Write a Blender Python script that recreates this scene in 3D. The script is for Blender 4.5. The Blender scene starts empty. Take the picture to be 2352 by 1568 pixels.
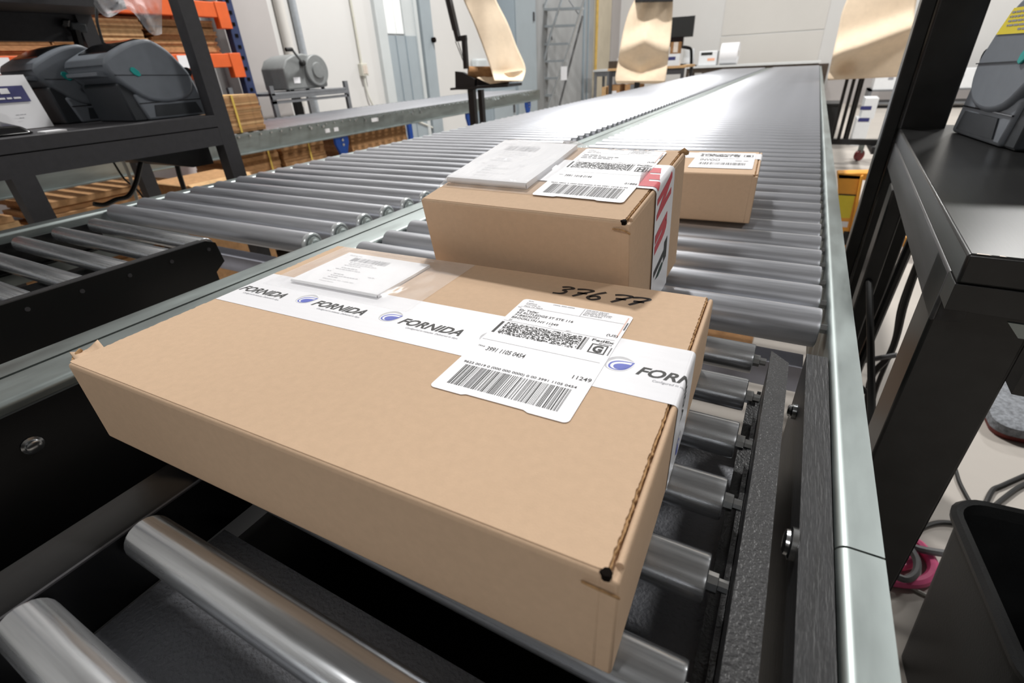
import bpy, math, random
import numpy as np
from mathutils import Vector, Matrix
random.seed(7)
scene = bpy.context.scene
COL = scene.collection
R = 0.80            # height of the scale rollers above the floor
# ------------------------------------------------------------------ camera
CH = R + 0.2647
FPX, CX, CY = 1119.318, 1176.0, 784.0
YAW, PIT, ROL = -0.522242, -0.516306, -0.0539939
_f = Vector((math.sin(YAW)*math.cos(PIT), math.cos(YAW)*math.cos(PIT), math.sin(PIT)))
_r = Vector((math.cos(YAW), -math.sin(YAW), 0)); _u = _r.cross(_f)
_r2 = math.cos(ROL)*_r + math.sin(ROL)*_u
_u2 = -math.sin(ROL)*_r + math.cos(ROL)*_u
cam_d = bpy.data.cameras.new('camera'); cam = bpy.data.objects.new('camera', cam_d); COL.objects.link(cam)
cam.matrix_world = Matrix(((_r2.x, _u2.x, -_f.x, 0), (_r2.y, _u2.y, -_f.y, 0), (_r2.z, _u2.z, -_f.z, CH), (0, 0, 0, 1)))
cam_d.sensor_width = 36; cam_d.lens = 36*FPX/2352; cam_d.clip_start = 0.02; cam_d.clip_end = 60
cam_d.dof.use_dof = True; cam_d.dof.focus_distance = 0.45; cam_d.dof.aperture_fstop = 9
scene.camera = cam
# ------------------------------------------------------------------ light
scene.view_settings.view_transform = 'Standard'; scene.view_settings.look = 'None'
scene.view_settings.gamma = 1; scene.view_settings.use_curve_mapping = False
scene.view_settings.exposure = 0.0
world = bpy.data.worlds.new('world'); scene.world = world; world.use_nodes = True
world.node_tree.nodes['Background'].inputs[0].default_value = (0.93, 0.95, 1.0, 1)
world.node_tree.nodes['Background'].inputs[1].default_value = 0.10
CEIL = 7.2
LAMPS = [(-2.2, 4.0, 640, .40), (-2.2, -4.0, 190, .8), (3.4, 4.6, 330, 1.2), (3.4, -4.0, 190, 1.0),
         (-2.2, 10.2, 330, .6), (3.4, 10.2, 470, .8)]
for lx, ly, pw, sz in LAMPS:
    ld = bpy.data.lights.new('high_bay_light', 'AREA'); ld.shape = 'DISK'; ld.size = sz; ld.energy = pw*.62
    ld.color = (1.0, 0.985, 0.96)
    lo = bpy.data.objects.new('high_bay_light', ld); COL.objects.link(lo); lo.location = (lx, ly, R + 4.55)

def ray(px, py):
    a, b = (px-CX)/FPX, (py-CY)/FPX
    return _r2*a - _u2*b + _f
CAM = Vector((0, 0, CH))
def onz(px, py, z): d = ray(px, py); return CAM + d*((z-CH)/d.z)
def onx(px, py, x): d = ray(px, py); return CAM + d*(x/d.x)
def ony(px, py, y): d = ray(px, py); return CAM + d*(y/d.y)

# ------------------------------------------------------------------ materials
def lin(c): return tuple((v/255/12.92 if v/255 <= .04045 else ((v/255+.055)/1.055)**2.4) for v in c)
MATS = {}
def mat(name, col, rough=.5, metal=0., var=.12, vs=12., st=(1, 1, 1), bump=0., bs=300., bst=None, rvar=0., spec=.5, col2=None, aniso=0., coat=0.):
    m = bpy.data.materials.new(name); m.use_nodes = True; nt = m.node_tree; N = nt.nodes; L = nt.links
    p = N['Principled BSDF']; c = lin(col)
    p.inputs['Roughness'].default_value = rough; p.inputs['Metallic'].default_value = metal
    p.inputs['Specular IOR Level'].default_value = spec; p.inputs['Anisotropic'].default_value = aniso
    p.inputs['Coat Weight'].default_value = coat
    tc = N.new('ShaderNodeTexCoord'); mp = N.new('ShaderNodeMapping'); L.new(tc.outputs['Object'], mp.inputs[0]); mp.inputs['Scale'].default_value = st
    nz = N.new('ShaderNodeTexNoise'); nz.inputs['Scale'].default_value = vs; nz.inputs['Detail'].default_value = 5; nz.inputs['Roughness'].default_value = .6
    L.new(mp.outputs[0], nz.inputs['Vector'])
    cr = N.new('ShaderNodeValToRGB'); c2 = lin(col2) if col2 else tuple(v*(1-2*var) for v in c)
    cr.color_ramp.elements[0].position = .3; cr.color_ramp.elements[1].position = .7
    cr.color_ramp.elements[0].color = (*c2, 1)
    cr.color_ramp.elements[1].color = (*(tuple(min(1, v*(1+var)) for v in c) if not col2 else c), 1)
    L.new(nz.outputs['Fac'], cr.inputs[0]); L.new(cr.outputs[0], p.inputs['Base Color'])
    if rvar:
        mr = N.new('ShaderNodeMapRange'); mr.inputs[1].default_value = .3; mr.inputs[2].default_value = .7
        mr.inputs[3].default_value = max(.02, rough-rvar); mr.inputs[4].default_value = rough+rvar
        L.new(nz.outputs['Fac'], mr.inputs[0]); L.new(mr.outputs[0], p.inputs['Roughness'])
    if bump:
        n2 = N.new('ShaderNodeTexNoise'); n2.inputs['Scale'].default_value = bs; n2.inputs['Detail'].default_value = 3
        m2 = N.new('ShaderNodeMapping'); m2.inputs['Scale'].default_value = bst or st; L.new(tc.outputs['Object'], m2.inputs[0]); L.new(m2.outputs[0], n2.inputs['Vector'])
        bp = N.new('ShaderNodeBump'); bp.inputs['Strength'].default_value = bump; bp.inputs['Distance'].default_value = .002
        L.new(n2.outputs['Fac'], bp.inputs['Height']); L.new(bp.outputs[0], p.inputs['Normal'])
    MATS[name] = m; return m
mat('kraft', (203, 174, 146), .85, var=.022, vs=170, bump=.08, bs=900, spec=.25)
mat('kraft_edge', (176, 140, 100), .9, var=.2, vs=260, st=(1, 1, 1), spec=.2)
mat('kraft_dark', (150, 112, 76), .9, var=.15, vs=30, spec=.2)
mat('flat_carton', (178, 138, 98), .9, var=.12, vs=40, spec=.2)
mat('flat_carton_pale', (205, 168, 124), .9, var=.12, vs=40, spec=.2)
mat('hole', (16, 11, 8), .95, var=0, spec=.1)
mat('kraft_paper', (230, 210, 184), .8, var=.03, vs=20, spec=.25)
mat('paper_white', (240, 240, 243), .75, var=.008, vs=30, spec=.3)
mat('label_white', (238, 238, 242), .5, var=.006, vs=30, spec=.4)
mat('tape_white', (236, 236, 240), .38, var=.012, vs=40, st=(1, 6, 1), spec=.45)
mat('ink_black', (62, 62, 62), .7, var=.1, vs=200)
mat('ink_marker', (44, 40, 40), .55, var=.1, vs=200)
mat('ink_grey', (150, 150, 156), .7, var=.05, vs=200)
mat('ink_pale', (196, 196, 200), .7, var=.05, vs=200)
mat('ink_blue', (92, 104, 190), .6, var=.05, vs=200)
mat('ink_orange', (238, 178, 148), .7, var=.05, vs=200)
mat('ink_red', (206, 78, 88), .6, var=.06, vs=100)
mat('ink_green', (30, 62, 52), .6, var=.06, vs=100)
mat('ink_navy', (50, 52, 110), .6, var=.06, vs=100)
mat('roller_steel', (176, 178, 184), .36, .70, var=.10, vs=9, st=(.6, 14, 14), rvar=.05, bump=.02, bs=60, bst=(.4, 8, 8))
mat('roller_zinc', (212, 215, 219), .25, .88, var=.16, vs=8, st=(.5, 12, 12), rvar=.07, bump=.03, bs=50, bst=(.4, 8, 8))
mat('galvanised', (152, 160, 159), .45, 1., var=.09, vs=26, st=(1, .25, 1), rvar=.06, bump=.03, bs=90)
mat('bright_steel', (205, 208, 210), .22, 1., var=.06, vs=60)
mat('black_coat', (26, 26, 28), .42, 0, var=.15, vs=30, bump=.35, bs=420)
mat('black_brushed', (26, 27, 30), .42, 0, var=.3, vs=260, st=(1, .08, 1), bump=.25, bs=520, bst=(1, .10, 1), spec=.45)
mat('black_plate', (14, 14, 15), .32, 0, var=.2, vs=6, spec=.5)
mat('black_sheen', (58, 58, 60), .4, 0, var=.3, vs=14, st=(1, .25, 3), bump=.06, bs=80, bst=(1, .3, 6), spec=.7)  # lighter black for the side apron, glancing sheen put into the colour
mat('tape_black', (22, 23, 25), .22, 0, var=.2, vs=30)
mat('black_matte', (12, 12, 12), .85, 0, var=.1, vs=20, spec=.15)
mat('black_paint', (24, 24, 24), .3, 0, var=.25, vs=9, st=(3, .5, 3), bump=.04, bs=60, bst=(6, .4, 6), spec=.5)
mat('charcoal_metal', (58, 57, 60), .55, 0, var=.08, vs=60, bump=.1, bs=400)
mat('printer_grey', (116, 122, 130), .5, 0, var=.03, vs=40, bump=.08, bs=900)
mat('printer_dark', (48, 52, 57), .5, 0, var=.05, vs=40)
mat('glossy_black', (12, 12, 14), .15, 0, var=.1, vs=40)
mat('teal', (40, 165, 160), .25, 0, var=.08, vs=60)
mat('tray', (104, 106, 112), .6, 0, var=.25, vs=7, bump=.8, bs=330, col2=(140, 142, 148), spec=.6)
mat('floor_concrete', (180, 173, 165), .6, 0, var=.07, vs=1.6, bump=.03, bs=30, rvar=.1)
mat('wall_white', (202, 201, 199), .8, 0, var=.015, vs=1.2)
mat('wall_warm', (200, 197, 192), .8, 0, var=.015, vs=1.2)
mat('wall_grey_and_shade', (172, 167, 165), .8, 0, var=.02, vs=2)
mat('concrete', (152, 154, 155), .85, 0, var=.10, vs=2.2, st=(1, 1, .5), bump=.06, bs=25)
mat('ceiling_white', (150, 152, 154), .9, 0, var=.02, vs=.6)
mat('door_grey', (150, 160, 166), .5, 0, var=.03, vs=4)
mat('door_pale', (190, 195, 196), .5, 0, var=.03, vs=4)
mat('cabinet_grey', (138, 150, 158), .5, 0, var=.03, vs=4)
mat('pane', (235, 238, 238), .15, 0, var=.01, vs=4)
mat('conduit', (178, 184, 190), .45, .5, var=.05, vs=30)
mat('outlet', (196, 194, 182), .5, 0, var=.04, vs=40)
mat('rack_orange', (226, 98, 38), .5, 0, var=.05, vs=14)
mat('rack_blue', (38, 52, 92), .5, 0, var=.1, vs=20)
mat('jack_orange', (240, 168, 62), .4, 0, var=.05, vs=12)
mat('jack_black', (20, 20, 20), .5, 0, var=.2, vs=30)
mat('sticker_yellow', (232, 212, 60), .5, 0, var=.03, vs=20)
mat('strap_yellow', (226, 196, 92), .5, 0, var=.05, vs=40)
mat('blue_paint', (18, 78, 172), .4, 0, var=.08, vs=30)
mat('dispenser_grey', (128, 131, 131), .5, 0, var=.05, vs=24, bump=.1, bs=200)
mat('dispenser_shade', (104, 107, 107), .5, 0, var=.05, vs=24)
mat('shelf_grey', (118, 120, 123), .5, .2, var=.06, vs=20)
mat('aluminium', (182, 188, 192), .4, .7, var=.06, vs=20)
mat('beige_board', (188, 178, 158), .8, 0, var=.05, vs=3)
mat('yellow_guard', (206, 170, 84), .6, 0, var=.12, vs=12)
mat('bin_black', (26, 27, 28), .45, 0, var=.15, vs=14, bump=.15, bs=300)
mat('cable_black', (22, 22, 22), .45, 0, var=.1, vs=30)
mat('cable_grey', (110, 110, 112), .5, 0, var=.1, vs=30)
mat('cable_pink', (250, 106, 158), .45, 0, var=.08, vs=20)
mat('cable_white', (206, 206, 198), .5, 0, var=.05, vs=20)
mat('mat_grey', (128, 132, 138), .7, 0, var=.3, vs=90, bump=.5, bs=160)
mat('mat_red', (110, 40, 32), .7, 0, var=.2, vs=40)
mat('wheel_red', (132, 40, 40), .45, 0, var=.1, vs=30)
mat('white_plastic', (228, 230, 232), .4, 0, var=.02, vs=30)
mat('bright_ring', (206, 210, 212), .3, .35, var=.05, vs=60)
mat('bearing', (176, 186, 186), .4, .3, var=.05, vs=60)
mat('screen_dark', (38, 40, 40), .3, 0, var=.05, vs=40)
mat('beam_lavender', (178, 178, 190), .5, .2, var=.05, vs=20)
mat('wood_dark', (70, 58, 48), .7, 0, var=.15, vs=12)
mat('table_top', (206, 208, 208), .5, 0, var=.03, vs=8)
mat('skin_strip', (206, 194, 182), .5, 0, var=.05, vs=20)
def film(name, a, tint=(1, 1, 1), rough=.12, wr=0.):
    m = bpy.data.materials.new(name); m.use_nodes = True; nt = m.node_tree; N = nt.nodes; L = nt.links
    out = N['Material Output']; p = N['Principled BSDF']
    p.inputs['Base Color'].default_value = (*tint, 1); p.inputs['Roughness'].default_value = rough
    p.inputs['Specular IOR Level'].default_value = .9
    t = N.new('ShaderNodeBsdfTransparent'); mx = N.new('ShaderNodeMixShader')
    lw = N.new('ShaderNodeLayerWeight'); lw.inputs[0].default_value = .25
    fr = N.new('ShaderNodeMath'); fr.operation = 'MULTIPLY'; fr.inputs[1].default_value = .45; L.new(lw.outputs['Facing'], fr.inputs[0])
    ad = N.new('ShaderNodeMath'); ad.operation = 'ADD'; ad.use_clamp = True; ad.inputs[1].default_value = a
    L.new(fr.outputs[0], ad.inputs[0]); L.new(ad.outputs[0], mx.inputs[0]); L.new(t.outputs[0], mx.inputs[1]); L.new(p.outputs[0], mx.inputs[2]); L.new(mx.outputs[0], out.inputs[0])
    if wr:
        nz = N.new('ShaderNodeTexNoise'); nz.inputs['Scale'].default_value = 38; nz.inputs['Detail'].default_value = 3
        tc = N.new('ShaderNodeTexCoord'); mp = N.new('ShaderNodeMapping'); mp.inputs['Scale'].default_value = (1, .35, 1); L.new(tc.outputs['Object'], mp.inputs[0]); L.new(mp.outputs[0], nz.inputs['Vector'])
        bp = N.new('ShaderNodeBump'); bp.inputs['Strength'].default_value = wr; bp.inputs['Distance'].default_value = .004
        L.new(nz.outputs['Fac'], bp.inputs['Height']); L.new(bp.outputs[0], p.inputs['Normal'])
    MATS[name] = m
film('clear_film', .10, (.92, .92, .94), .15, .5)
film('clear_film_glossy', .10, (.95, .95, .97), .05, 1.)
film('bag_film', .30, (.9, .9, .93), .12, .9)

# ------------------------------------------------------------------ mesh helpers
WORLDP = {}
def catmull(pts, n=8):
    pts = [Vector(p) for p in pts]; out = []
    for i in range(len(pts)-1):
        p0 = pts[max(i-1, 0)]; p1 = pts[i]; p2 = pts[i+1]; p3 = pts[min(i+2, len(pts)-1)]
        for k in range(n):
            t = k/n
            out.append(.5*((2*p1)+(p2-p0)*t+(2*p0-5*p1+4*p2-p3)*t*t+(3*p1-p0-3*p2+p3)*t**3))
    out.append(pts[-1]); return out
class MB:
    def __init__(s): s.v = []; s.f = []
    def box(s, x0, x1, y0, y1, z0, z1):
        b = len(s.v); s.v += [(x, y, z) for z in (z0, z1) for y in (y0, y1) for x in (x0, x1)]
        s.f += [tuple(b+i for i in q) for q in ((0, 2, 3, 1), (4, 5, 7, 6), (0, 1, 5, 4), (2, 6, 7, 3), (0, 4, 6, 2), (1, 3, 7, 5))]; return s
    def hexa(s, bot, top):
        b = len(s.v); s.v += [tuple(p) for p in bot]+[tuple(p) for p in top]
        s.f += [tuple(b+i for i in q) for q in ((0, 3, 2, 1), (4, 5, 6, 7), (0, 1, 5, 4), (1, 2, 6, 5), (2, 3, 7, 6), (3, 0, 4, 7))]; return s
    def prism(s, pts, ext):
        ext = Vector(ext); b = len(s.v); n = len(pts); s.v += [tuple(p) for p in pts]+[tuple(Vector(p)+ext) for p in pts]
        s.f.append(tuple(b+i for i in range(n))[::-1]); s.f.append(tuple(b+n+i for i in range(n)))
        s.f += [(b+i, b+(i+1) % n, b+n+(i+1) % n, b+n+i) for i in range(n)]; return s
    def poly(s, pts):
        b = len(s.v); s.v += [tuple(p) for p in pts]; s.f.append(tuple(range(b, b+len(pts)))); return s
    def ring(s, prof, p0, ax, n=20):
        # lathe: prof list of (dist along axis, radius)
        ax = Vector(ax).normalized(); a = ax.orthogonal().normalized(); c = ax.cross(a); b = len(s.v); p0 = Vector(p0)
        for d, r in prof:
            for k in range(n):
                t = 2*math.pi*k/n; s.v.append(tuple(p0+ax*d+(a*math.cos(t)+c*math.sin(t))*r))
        for i in range(len(prof)-1):
            for k in range(n):
                q = (k+1) % n; s.f.append((b+i*n+k, b+i*n+q, b+(i+1)*n+q, b+(i+1)*n+k))
        s.f.append(tuple(b+k for k in range(n))[::-1]); s.f.append(tuple(b+(len(prof)-1)*n+k for k in range(n))); return s
    def cyl(s, p0, p1, r, n=16, r1=None):
        d = Vector(p1)-Vector(p0); return s.ring([(0, r), (d.length, r if r1 is None else r1)], p0, d, n)
    def tube(s, pts, r, n=8, sm=6):
        P = catmull(pts, sm) if sm else [Vector(p) for p in pts]; b = len(s.v); up = Vector((.13, .31, .94)); fr = None
        for i, p in enumerate(P):
            t = (P[min(i+1, len(P)-1)]-P[max(i-1, 0)]).normalized()
            a = (up-t*up.dot(t)).normalized() if fr is None else (fr-t*fr.dot(t)).normalized(); fr = a; c = t.cross(a)
            for k in range(n):
                q = 2*math.pi*k/n; s.v.append(tuple(p+(a*math.cos(q)+c*math.sin(q))*r))
        for i in range(len(P)-1):
            for k in range(n):
                q = (k+1) % n; s.f.append((b+i*n+k, b+i*n+q, b+(i+1)*n+q, b+(i+1)*n+k))
        s.f.append(tuple(b+k for k in range(n))[::-1]); s.f.append(tuple(b+(len(P)-1)*n+k for k in range(n))); return s
    def grid(s, fn, nu, nv):
        b = len(s.v)
        for j in range(nv+1):
            for i in range(nu+1): s.v.append(tuple(fn(i/nu, j/nv)))
        for j in range(nv):
            for i in range(nu):
                a = b+j*(nu+1)+i; s.f.append((a, a+1, a+nu+2, a+nu+1))
        return s
    def bar(s, p0, p1, w, h, up=(0, 0, 1)):
        p0, p1 = Vector(p0), Vector(p1); t = (p1-p0).normalized(); a = Vector(up).cross(t)
        if a.length < 1e-4: a = Vector((1, 0, 0))
        a.normalize(); c = t.cross(a); q = [(-1, -1), (1, -1), (1, 1), (-1, 1)]
        return s.hexa([p0+a*x*w/2+c*y*h/2 for x, y in q], [p1+a*x*w/2+c*y*h/2 for x, y in q])
    def xf(s, M):
        s.v = [tuple(M @ Vector(p)) for p in s.v]; return s
    def mesh(s, name, m, ang=38):
        me = bpy.data.meshes.new(name); me.from_pydata(s.v, [], s.f); me.update()
        me.materials.append(MATS[m]); me.shade_smooth(); me.set_sharp_from_angle(angle=math.radians(ang)); return me
    def build(s, name, m, parent=None, bevel=0, seg=2, solid=0, ang=38, label=None):
        o = bpy.data.objects.new(name, s.mesh(name, m, ang)); COL.objects.link(o)
        return fin(o, parent, bevel, seg, solid, label)
def fin(o, parent=None, bevel=0, seg=2, solid=0, label=None):
    if solid:
        md = o.modifiers.new('solid', 'SOLIDIFY'); md.thickness = solid; md.offset = 0
    if bevel:
        md = o.modifiers.new('bevel', 'BEVEL'); md.width = bevel; md.segments = seg; md.limit_method = 'ANGLE'; md.angle_limit = math.radians(35)
    if parent is not None: adopt(o, parent)
    if label: o['label'] = label
    return o
def adopt(o, parent):
    o.parent = parent
    if parent.name in WORLDP: o.matrix_parent_inverse = WORLDP[parent.name]; WORLDP[o.name] = Matrix.Translation(-o.location)
def thing(name, label, cat, loc=(0, 0, 0), rot=None, group=None, world=True):
    o = bpy.data.objects.new(name, None); COL.objects.link(o); o.empty_display_size = .05; o.location = loc
    if rot is not None: o.rotation_euler = rot
    o['label'] = label; o['category'] = cat
    if group: o['group'] = group
    if world: WORLDP[o.name] = Matrix.Translation(-Vector(loc))
    return o
def tag(o, label, cat, group=None):
    o['label'] = label; o['category'] = cat
    if group: o['group'] = group
    return o
def struct(o): o['kind'] = 'structure'; return o
def inst(mesh, name, loc, parent, rotz=0):
    o = bpy.data.objects.new(name, mesh); COL.objects.link(o); o.location = loc
    if rotz: o.rotation_euler = (0, 0, rotz)
    adopt(o, parent); return o

# ------------------------------------------------------------------ lettering (flat print)
_FONT = {}
def glyphs(txt, bold=0., shear=0.):
    k = (txt, bold, shear)
    if k in _FONT: return _FONT[k]
    cu = bpy.data.curves.new('t', 'FONT'); cu.body = txt; cu.size = 1; cu.offset = bold; cu.shear = shear; cu.resolution_u = 3
    ob = bpy.data.objects.new('t', cu); me = bpy.data.meshes.new_from_object(ob)
    V = [(v.co.x, v.co.y) for v in me.vertices]; F = [tuple(p.vertices) for p in me.polygons]
    bpy.data.objects.remove(ob); bpy.data.curves.remove(cu); bpy.data.meshes.remove(me)
    _FONT[k] = (V, F); return V, F
class Print:
    """flat print in a label's own x,y (metres); fmap lifts it onto the surface"""
    def __init__(s): s.v = []; s.f = []
    def text(s, txt, x, y, h, w=None, bold=.0, shear=0., rot=0):
        V, F = glyphs(txt, bold, shear)
        if not V: return s
        xs = [p[0] for p in V]; x0, x1 = min(xs), max(xs); sy = h/.70; sx = (w/(x1-x0)) if w else sy
        b = len(s.v); c, n = math.cos(rot), math.sin(rot)
        for a, d in V:
            u, v = (a-x0)*sx, d*sy; s.v.append((x+u*c-v*n, y+u*n+v*c))
        s.f += [tuple(b+i for i in q) for q in F]; return s
    def rect(s, x0, x1, y0, y1):
        b = len(s.v); s.v += [(x0, y0), (x1, y0), (x1, y1), (x0, y1)]; s.f.append((b, b+1, b+2, b+3)); return s
    def poly(s, pts):
        b = len(s.v); s.v += [tuple(p) for p in pts]; s.f.append(tuple(range(b, b+len(pts)))); return s
    def frame(s, x0, x1, y0, y1, t):
        return s.rect(x0, x1, y0, y0+t).rect(x0, x1, y1-t, y1).rect(x0, x0+t, y0+t, y1-t).rect(x1-t, x1, y0+t, y1-t)
    def bars(s, x0, x1, y0, y1, n, seed):
        rg = random.Random(seed); x = 0; seq = []
        while len(seq) < n*2: seq.append(rg.choice((1, 1, 1, 2, 2, 3)))
        T = sum(seq); u = (x1-x0)/T; x = x0
        for i, q in enumerate(seq):
            if i % 2 == 0: s.rect(x, x+q*u*.9, y0, y1)
            x += q*u
        return s
    def cells(s, x0, x1, y0, y1, nx, ny, seed):
        rg = random.Random(seed); dx, dy = (x1-x0)/nx, (y1-y0)/ny
        for j in range(ny):
            i = 0
            while i < nx:
                w = rg.choice((1, 1, 2, 3)); 
                if rg.random() < .5: s.rect(x0+i*dx, x0+min(nx, i+w)*dx, y0+j*dy, y0+(j+1)*dy)
                i += w
        return s
    def dashes(s, x, y, w, h, seed):
        rg = random.Random(seed); a = x
        while a < x+w:
            l = rg.uniform(1.2, 3.5)*h; s.rect(a, min(x+w, a+l), y, y+h*.55); a += l+h*.5
        return s
    def stroke(s, pts, w):
        P = [Vector((a, b, 0)) for a, b in pts]; P = catmull(P, 6); b = len(s.v); n = len(P)
        for i, p in enumerate(P):
            t = (P[min(i+1, n-1)]-P[max(i-1, 0)]).normalized(); q = Vector((-t.y, t.x, 0))*w*.5*(.95+.12*math.sin(i*.7))
            s.v += [(p.x+q.x, p.y+q.y), (p.x-q.x, p.y-q.y)]
        s.f += [(b+2*i, b+2*i+1, b+2*i+3, b+2*i+2) for i in range(n-1)]; return s
    def refine(s, lo, hi, d=.0008):
        out = []; st = [(f[0], f[i], f[i+1]) for f in s.f for i in range(1, len(f)-1)]
        while st:
            t = st.pop(); xs = [s.v[i][0] for i in t]
            if max(xs) < lo or min(xs) > hi or max(xs)-min(xs) < d: out.append(t); continue
            e = max(((t[i], t[(i+1) % 3], t[(i+2) % 3]) for i in range(3)), key=lambda q: abs(s.v[q[0]][0]-s.v[q[1]][0]))
            a, b = s.v[e[0]], s.v[e[1]]; s.v.append(((a[0]+b[0])/2, (a[1]+b[1])/2)); n = len(s.v)-1
            st += [(e[0], n, e[2]), (n, e[1], e[2])]
        s.f = out; return s
    def build(s, name, m, parent, fmap, label=None):
        mb = MB(); mb.v = [tuple(fmap(a, b)) for a, b in s.v]; mb.f = s.f
        return mb.build(name, m, parent, label=label)
def round_rect(x0, x1, y0, y1, r, tab=False):
    out = []
    for cx, cy, a0 in ((x1-r, y1-r, 0), (x0+r, y1-r, 90), (x0+r, y0+r, 180)):
        out += [(cx+r*math.cos(math.radians(a0+k*18)), cy+r*math.sin(math.radians(a0+k*18))) for k in range(6)]
    if tab:
        w = x1-x0; out += [(x0+.255*w, y0), (x0+.285*w, y0+.0016), (x0+.70*w, y0+.0016), (x0+.735*w, y0)]
    out += [(x1-r+r*math.cos(math.radians(270+k*18)), y0+r+r*math.sin(math.radians(270+k*18))) for k in range(6)]
    return out
# ------------------------------------------------------------------ the room
YF, XL, XR, YB = 13.6, -4.4, 13.0, -15.0
struct(MB().box(XL-.2, XR+.2, YB-.2, YF+.2, -.12, 0).build('floor', 'floor_concrete'))
struct(MB().box(XL-.2, XR+.2, YB-.2, YF+.2, CEIL, CEIL+.15).build('ceiling', 'ceiling_white'))
wl = struct(MB().box(XL-.18, XL, YB, 8.45, 0, CEIL).build('wall_left', 'wall_white'))
wf = struct(MB().box(XL-.18, XR+.18, YF, YF+.18, 0, CEIL).build('wall_far', 'wall_white'))
struct(MB().box(XR, XR+.18, YB, YF, 0, CEIL).build('wall_right', 'wall_white'))
struct(MB().box(XL-.18, XR+.18, YB-.18, YB, 0, CEIL).build('wall_back', 'wall_white'))
wc = struct(MB().box(XL-.18, XL, 8.45, YF, 0, CEIL).build('wall_left', 'concrete'))
MB().box(XL, XL+.05, 11.95, 12.95, 0, 4.2).build('pale_board', 'beige_board', wc)
MB().box(XL+.05, XL+.075, 11.93, 12.02, R-.1, 4.2).build('corner_guard', 'yellow_guard', wc)
MB().box(XL, XL+.06, 13.0, YF, 0, CEIL).build('painted_return', 'wall_grey_and_shade', wc)
MB().box(XL+.001, XL+.03, 11.30, 11.38, 0, CEIL).build('pipe', 'cabinet_grey', wc)
MB().box(XL+.001, XL+.03, 11.55, 11.60, 0, CEIL).build('pipe', 'cabinet_grey', wc)
MB().box(-1.98, 0.02, YF-.012, YF, 1.4, 4.6).build('wall_panel', 'wall_warm', wf)
MB().box(-1.98, 0.02, YF-.012, YF, R, 1.37).build('wall_panel', 'wall_warm', wf)
MB().box(-2.3, .25, YF-.03, YF, 0, R-.03).build('lower_dark_band', 'wood_dark', wf)  # dark sheet painted in for the shadow under the long table
MB().box(.3, XR, YF-.03, YF, 0, .55).build('lower_dark_band', 'wall_grey_and_shade', wf)
MB().box(XL, XL+.16, 3.0, 3.47, 0, CEIL).build('pilaster', 'wall_grey_and_shade', wl)  # shade on the column's side is put into its grey colour
# grey steel door on the left wall
d1 = struct(MB().box(XL, XL+.05, 4.95, 5.10, 0, 3.0).box(XL, XL+.05, 5.64, 5.70, 0, 3.0).box(XL, XL+.05, 4.95, 5.96, 2.9, 3.0).build('door_1', 'door_pale'))
MB().box(XL, XL+.035, 5.10, 5.64, 0, R+.62).build('door_leaf', 'door_grey', d1)
MB().box(XL, XL+.045, 5.05, 5.10, 0, R+.62).build('door_edge', 'door_pale', d1)
MB().box(XL, XL+.045, 5.245, 5.252, 0, R+.62).box(XL, XL+.045, 5.42, 5.43, 0, R+.62).build('panel_seam', 'cabinet_grey', d1)
MB().box(XL, XL+.02, 5.14, 5.29, R+.64, 2.9).build('door_pane', 'pane', d1)
MB().box(XL, XL+.02, 5.30, 5.43, R+.64, 2.9).build('door_pane', 'pane', d1)
MB().box(XL, XL+.03, 5.44, 5.64, R+.62, 2.9).build('door_panel', 'door_pale', d1)
MB().box(XL, XL+.012, 5.70, 5.745, 0, 2.9).build('door_gap', 'hole', d1)
MB().box(XL, XL+.06, 5.745, 5.965, 0, 3.0).build('door_jamb', 'door_grey', d1)
MB().cyl((XL+.06, 5.93, R+.58), (XL+.10, 5.93, R+.58), .03, 12).build('door_knob', 'hole', d1)
# conduits and outlet
tag(MB().cyl((XL+.03, 3.86, .1), (XL+.03, 3.86, 4), .032, 12).build('wall_conduit', 'conduit'), 'thick grey conduit running up the white wall behind the tape dispenser', 'conduit')
tag(MB().cyl((XL+.03, 3.70, R), (XL+.03, 3.70, 4), .045, 12).build('wall_pipe', 'wall_warm'), 'pale painted pipe beside the thick grey wall conduit', 'pipe')
ou = thing('wall_outlet', 'cream outlet box on thin conduit between tape dispenser and steel door', 'outlet', (XL, 4.63, R+.26))
MB().cyl((XL+.02, 4.63, R+.33), (XL+.02, 4.63, 3.6), .013, 10).build('conduit', 'outlet', ou)
MB().box(XL+.002, XL+.055, 4.59, 4.68, R+.23, R+.35).build('outlet_box', 'outlet', ou, .004)
MB().box(XL+.055, XL+.06, 4.605, 4.635, R+.25, R+.33).box(XL+.055, XL+.06, 4.64, 4.67, R+.25, R+.33).build('socket', 'skin_strip', ou)
MB().tube([(XL+.03, 4.63, R+.23), (XL+.03, 4.64, R+.05), (XL+.04, 4.72, R-.1), (XL+.04, 4.95, R-.2), (XL+.04, 5.4, R-.3), (XL+.04, 6.2, .2)], .012).build('cord', 'cable_white', ou)
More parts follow.
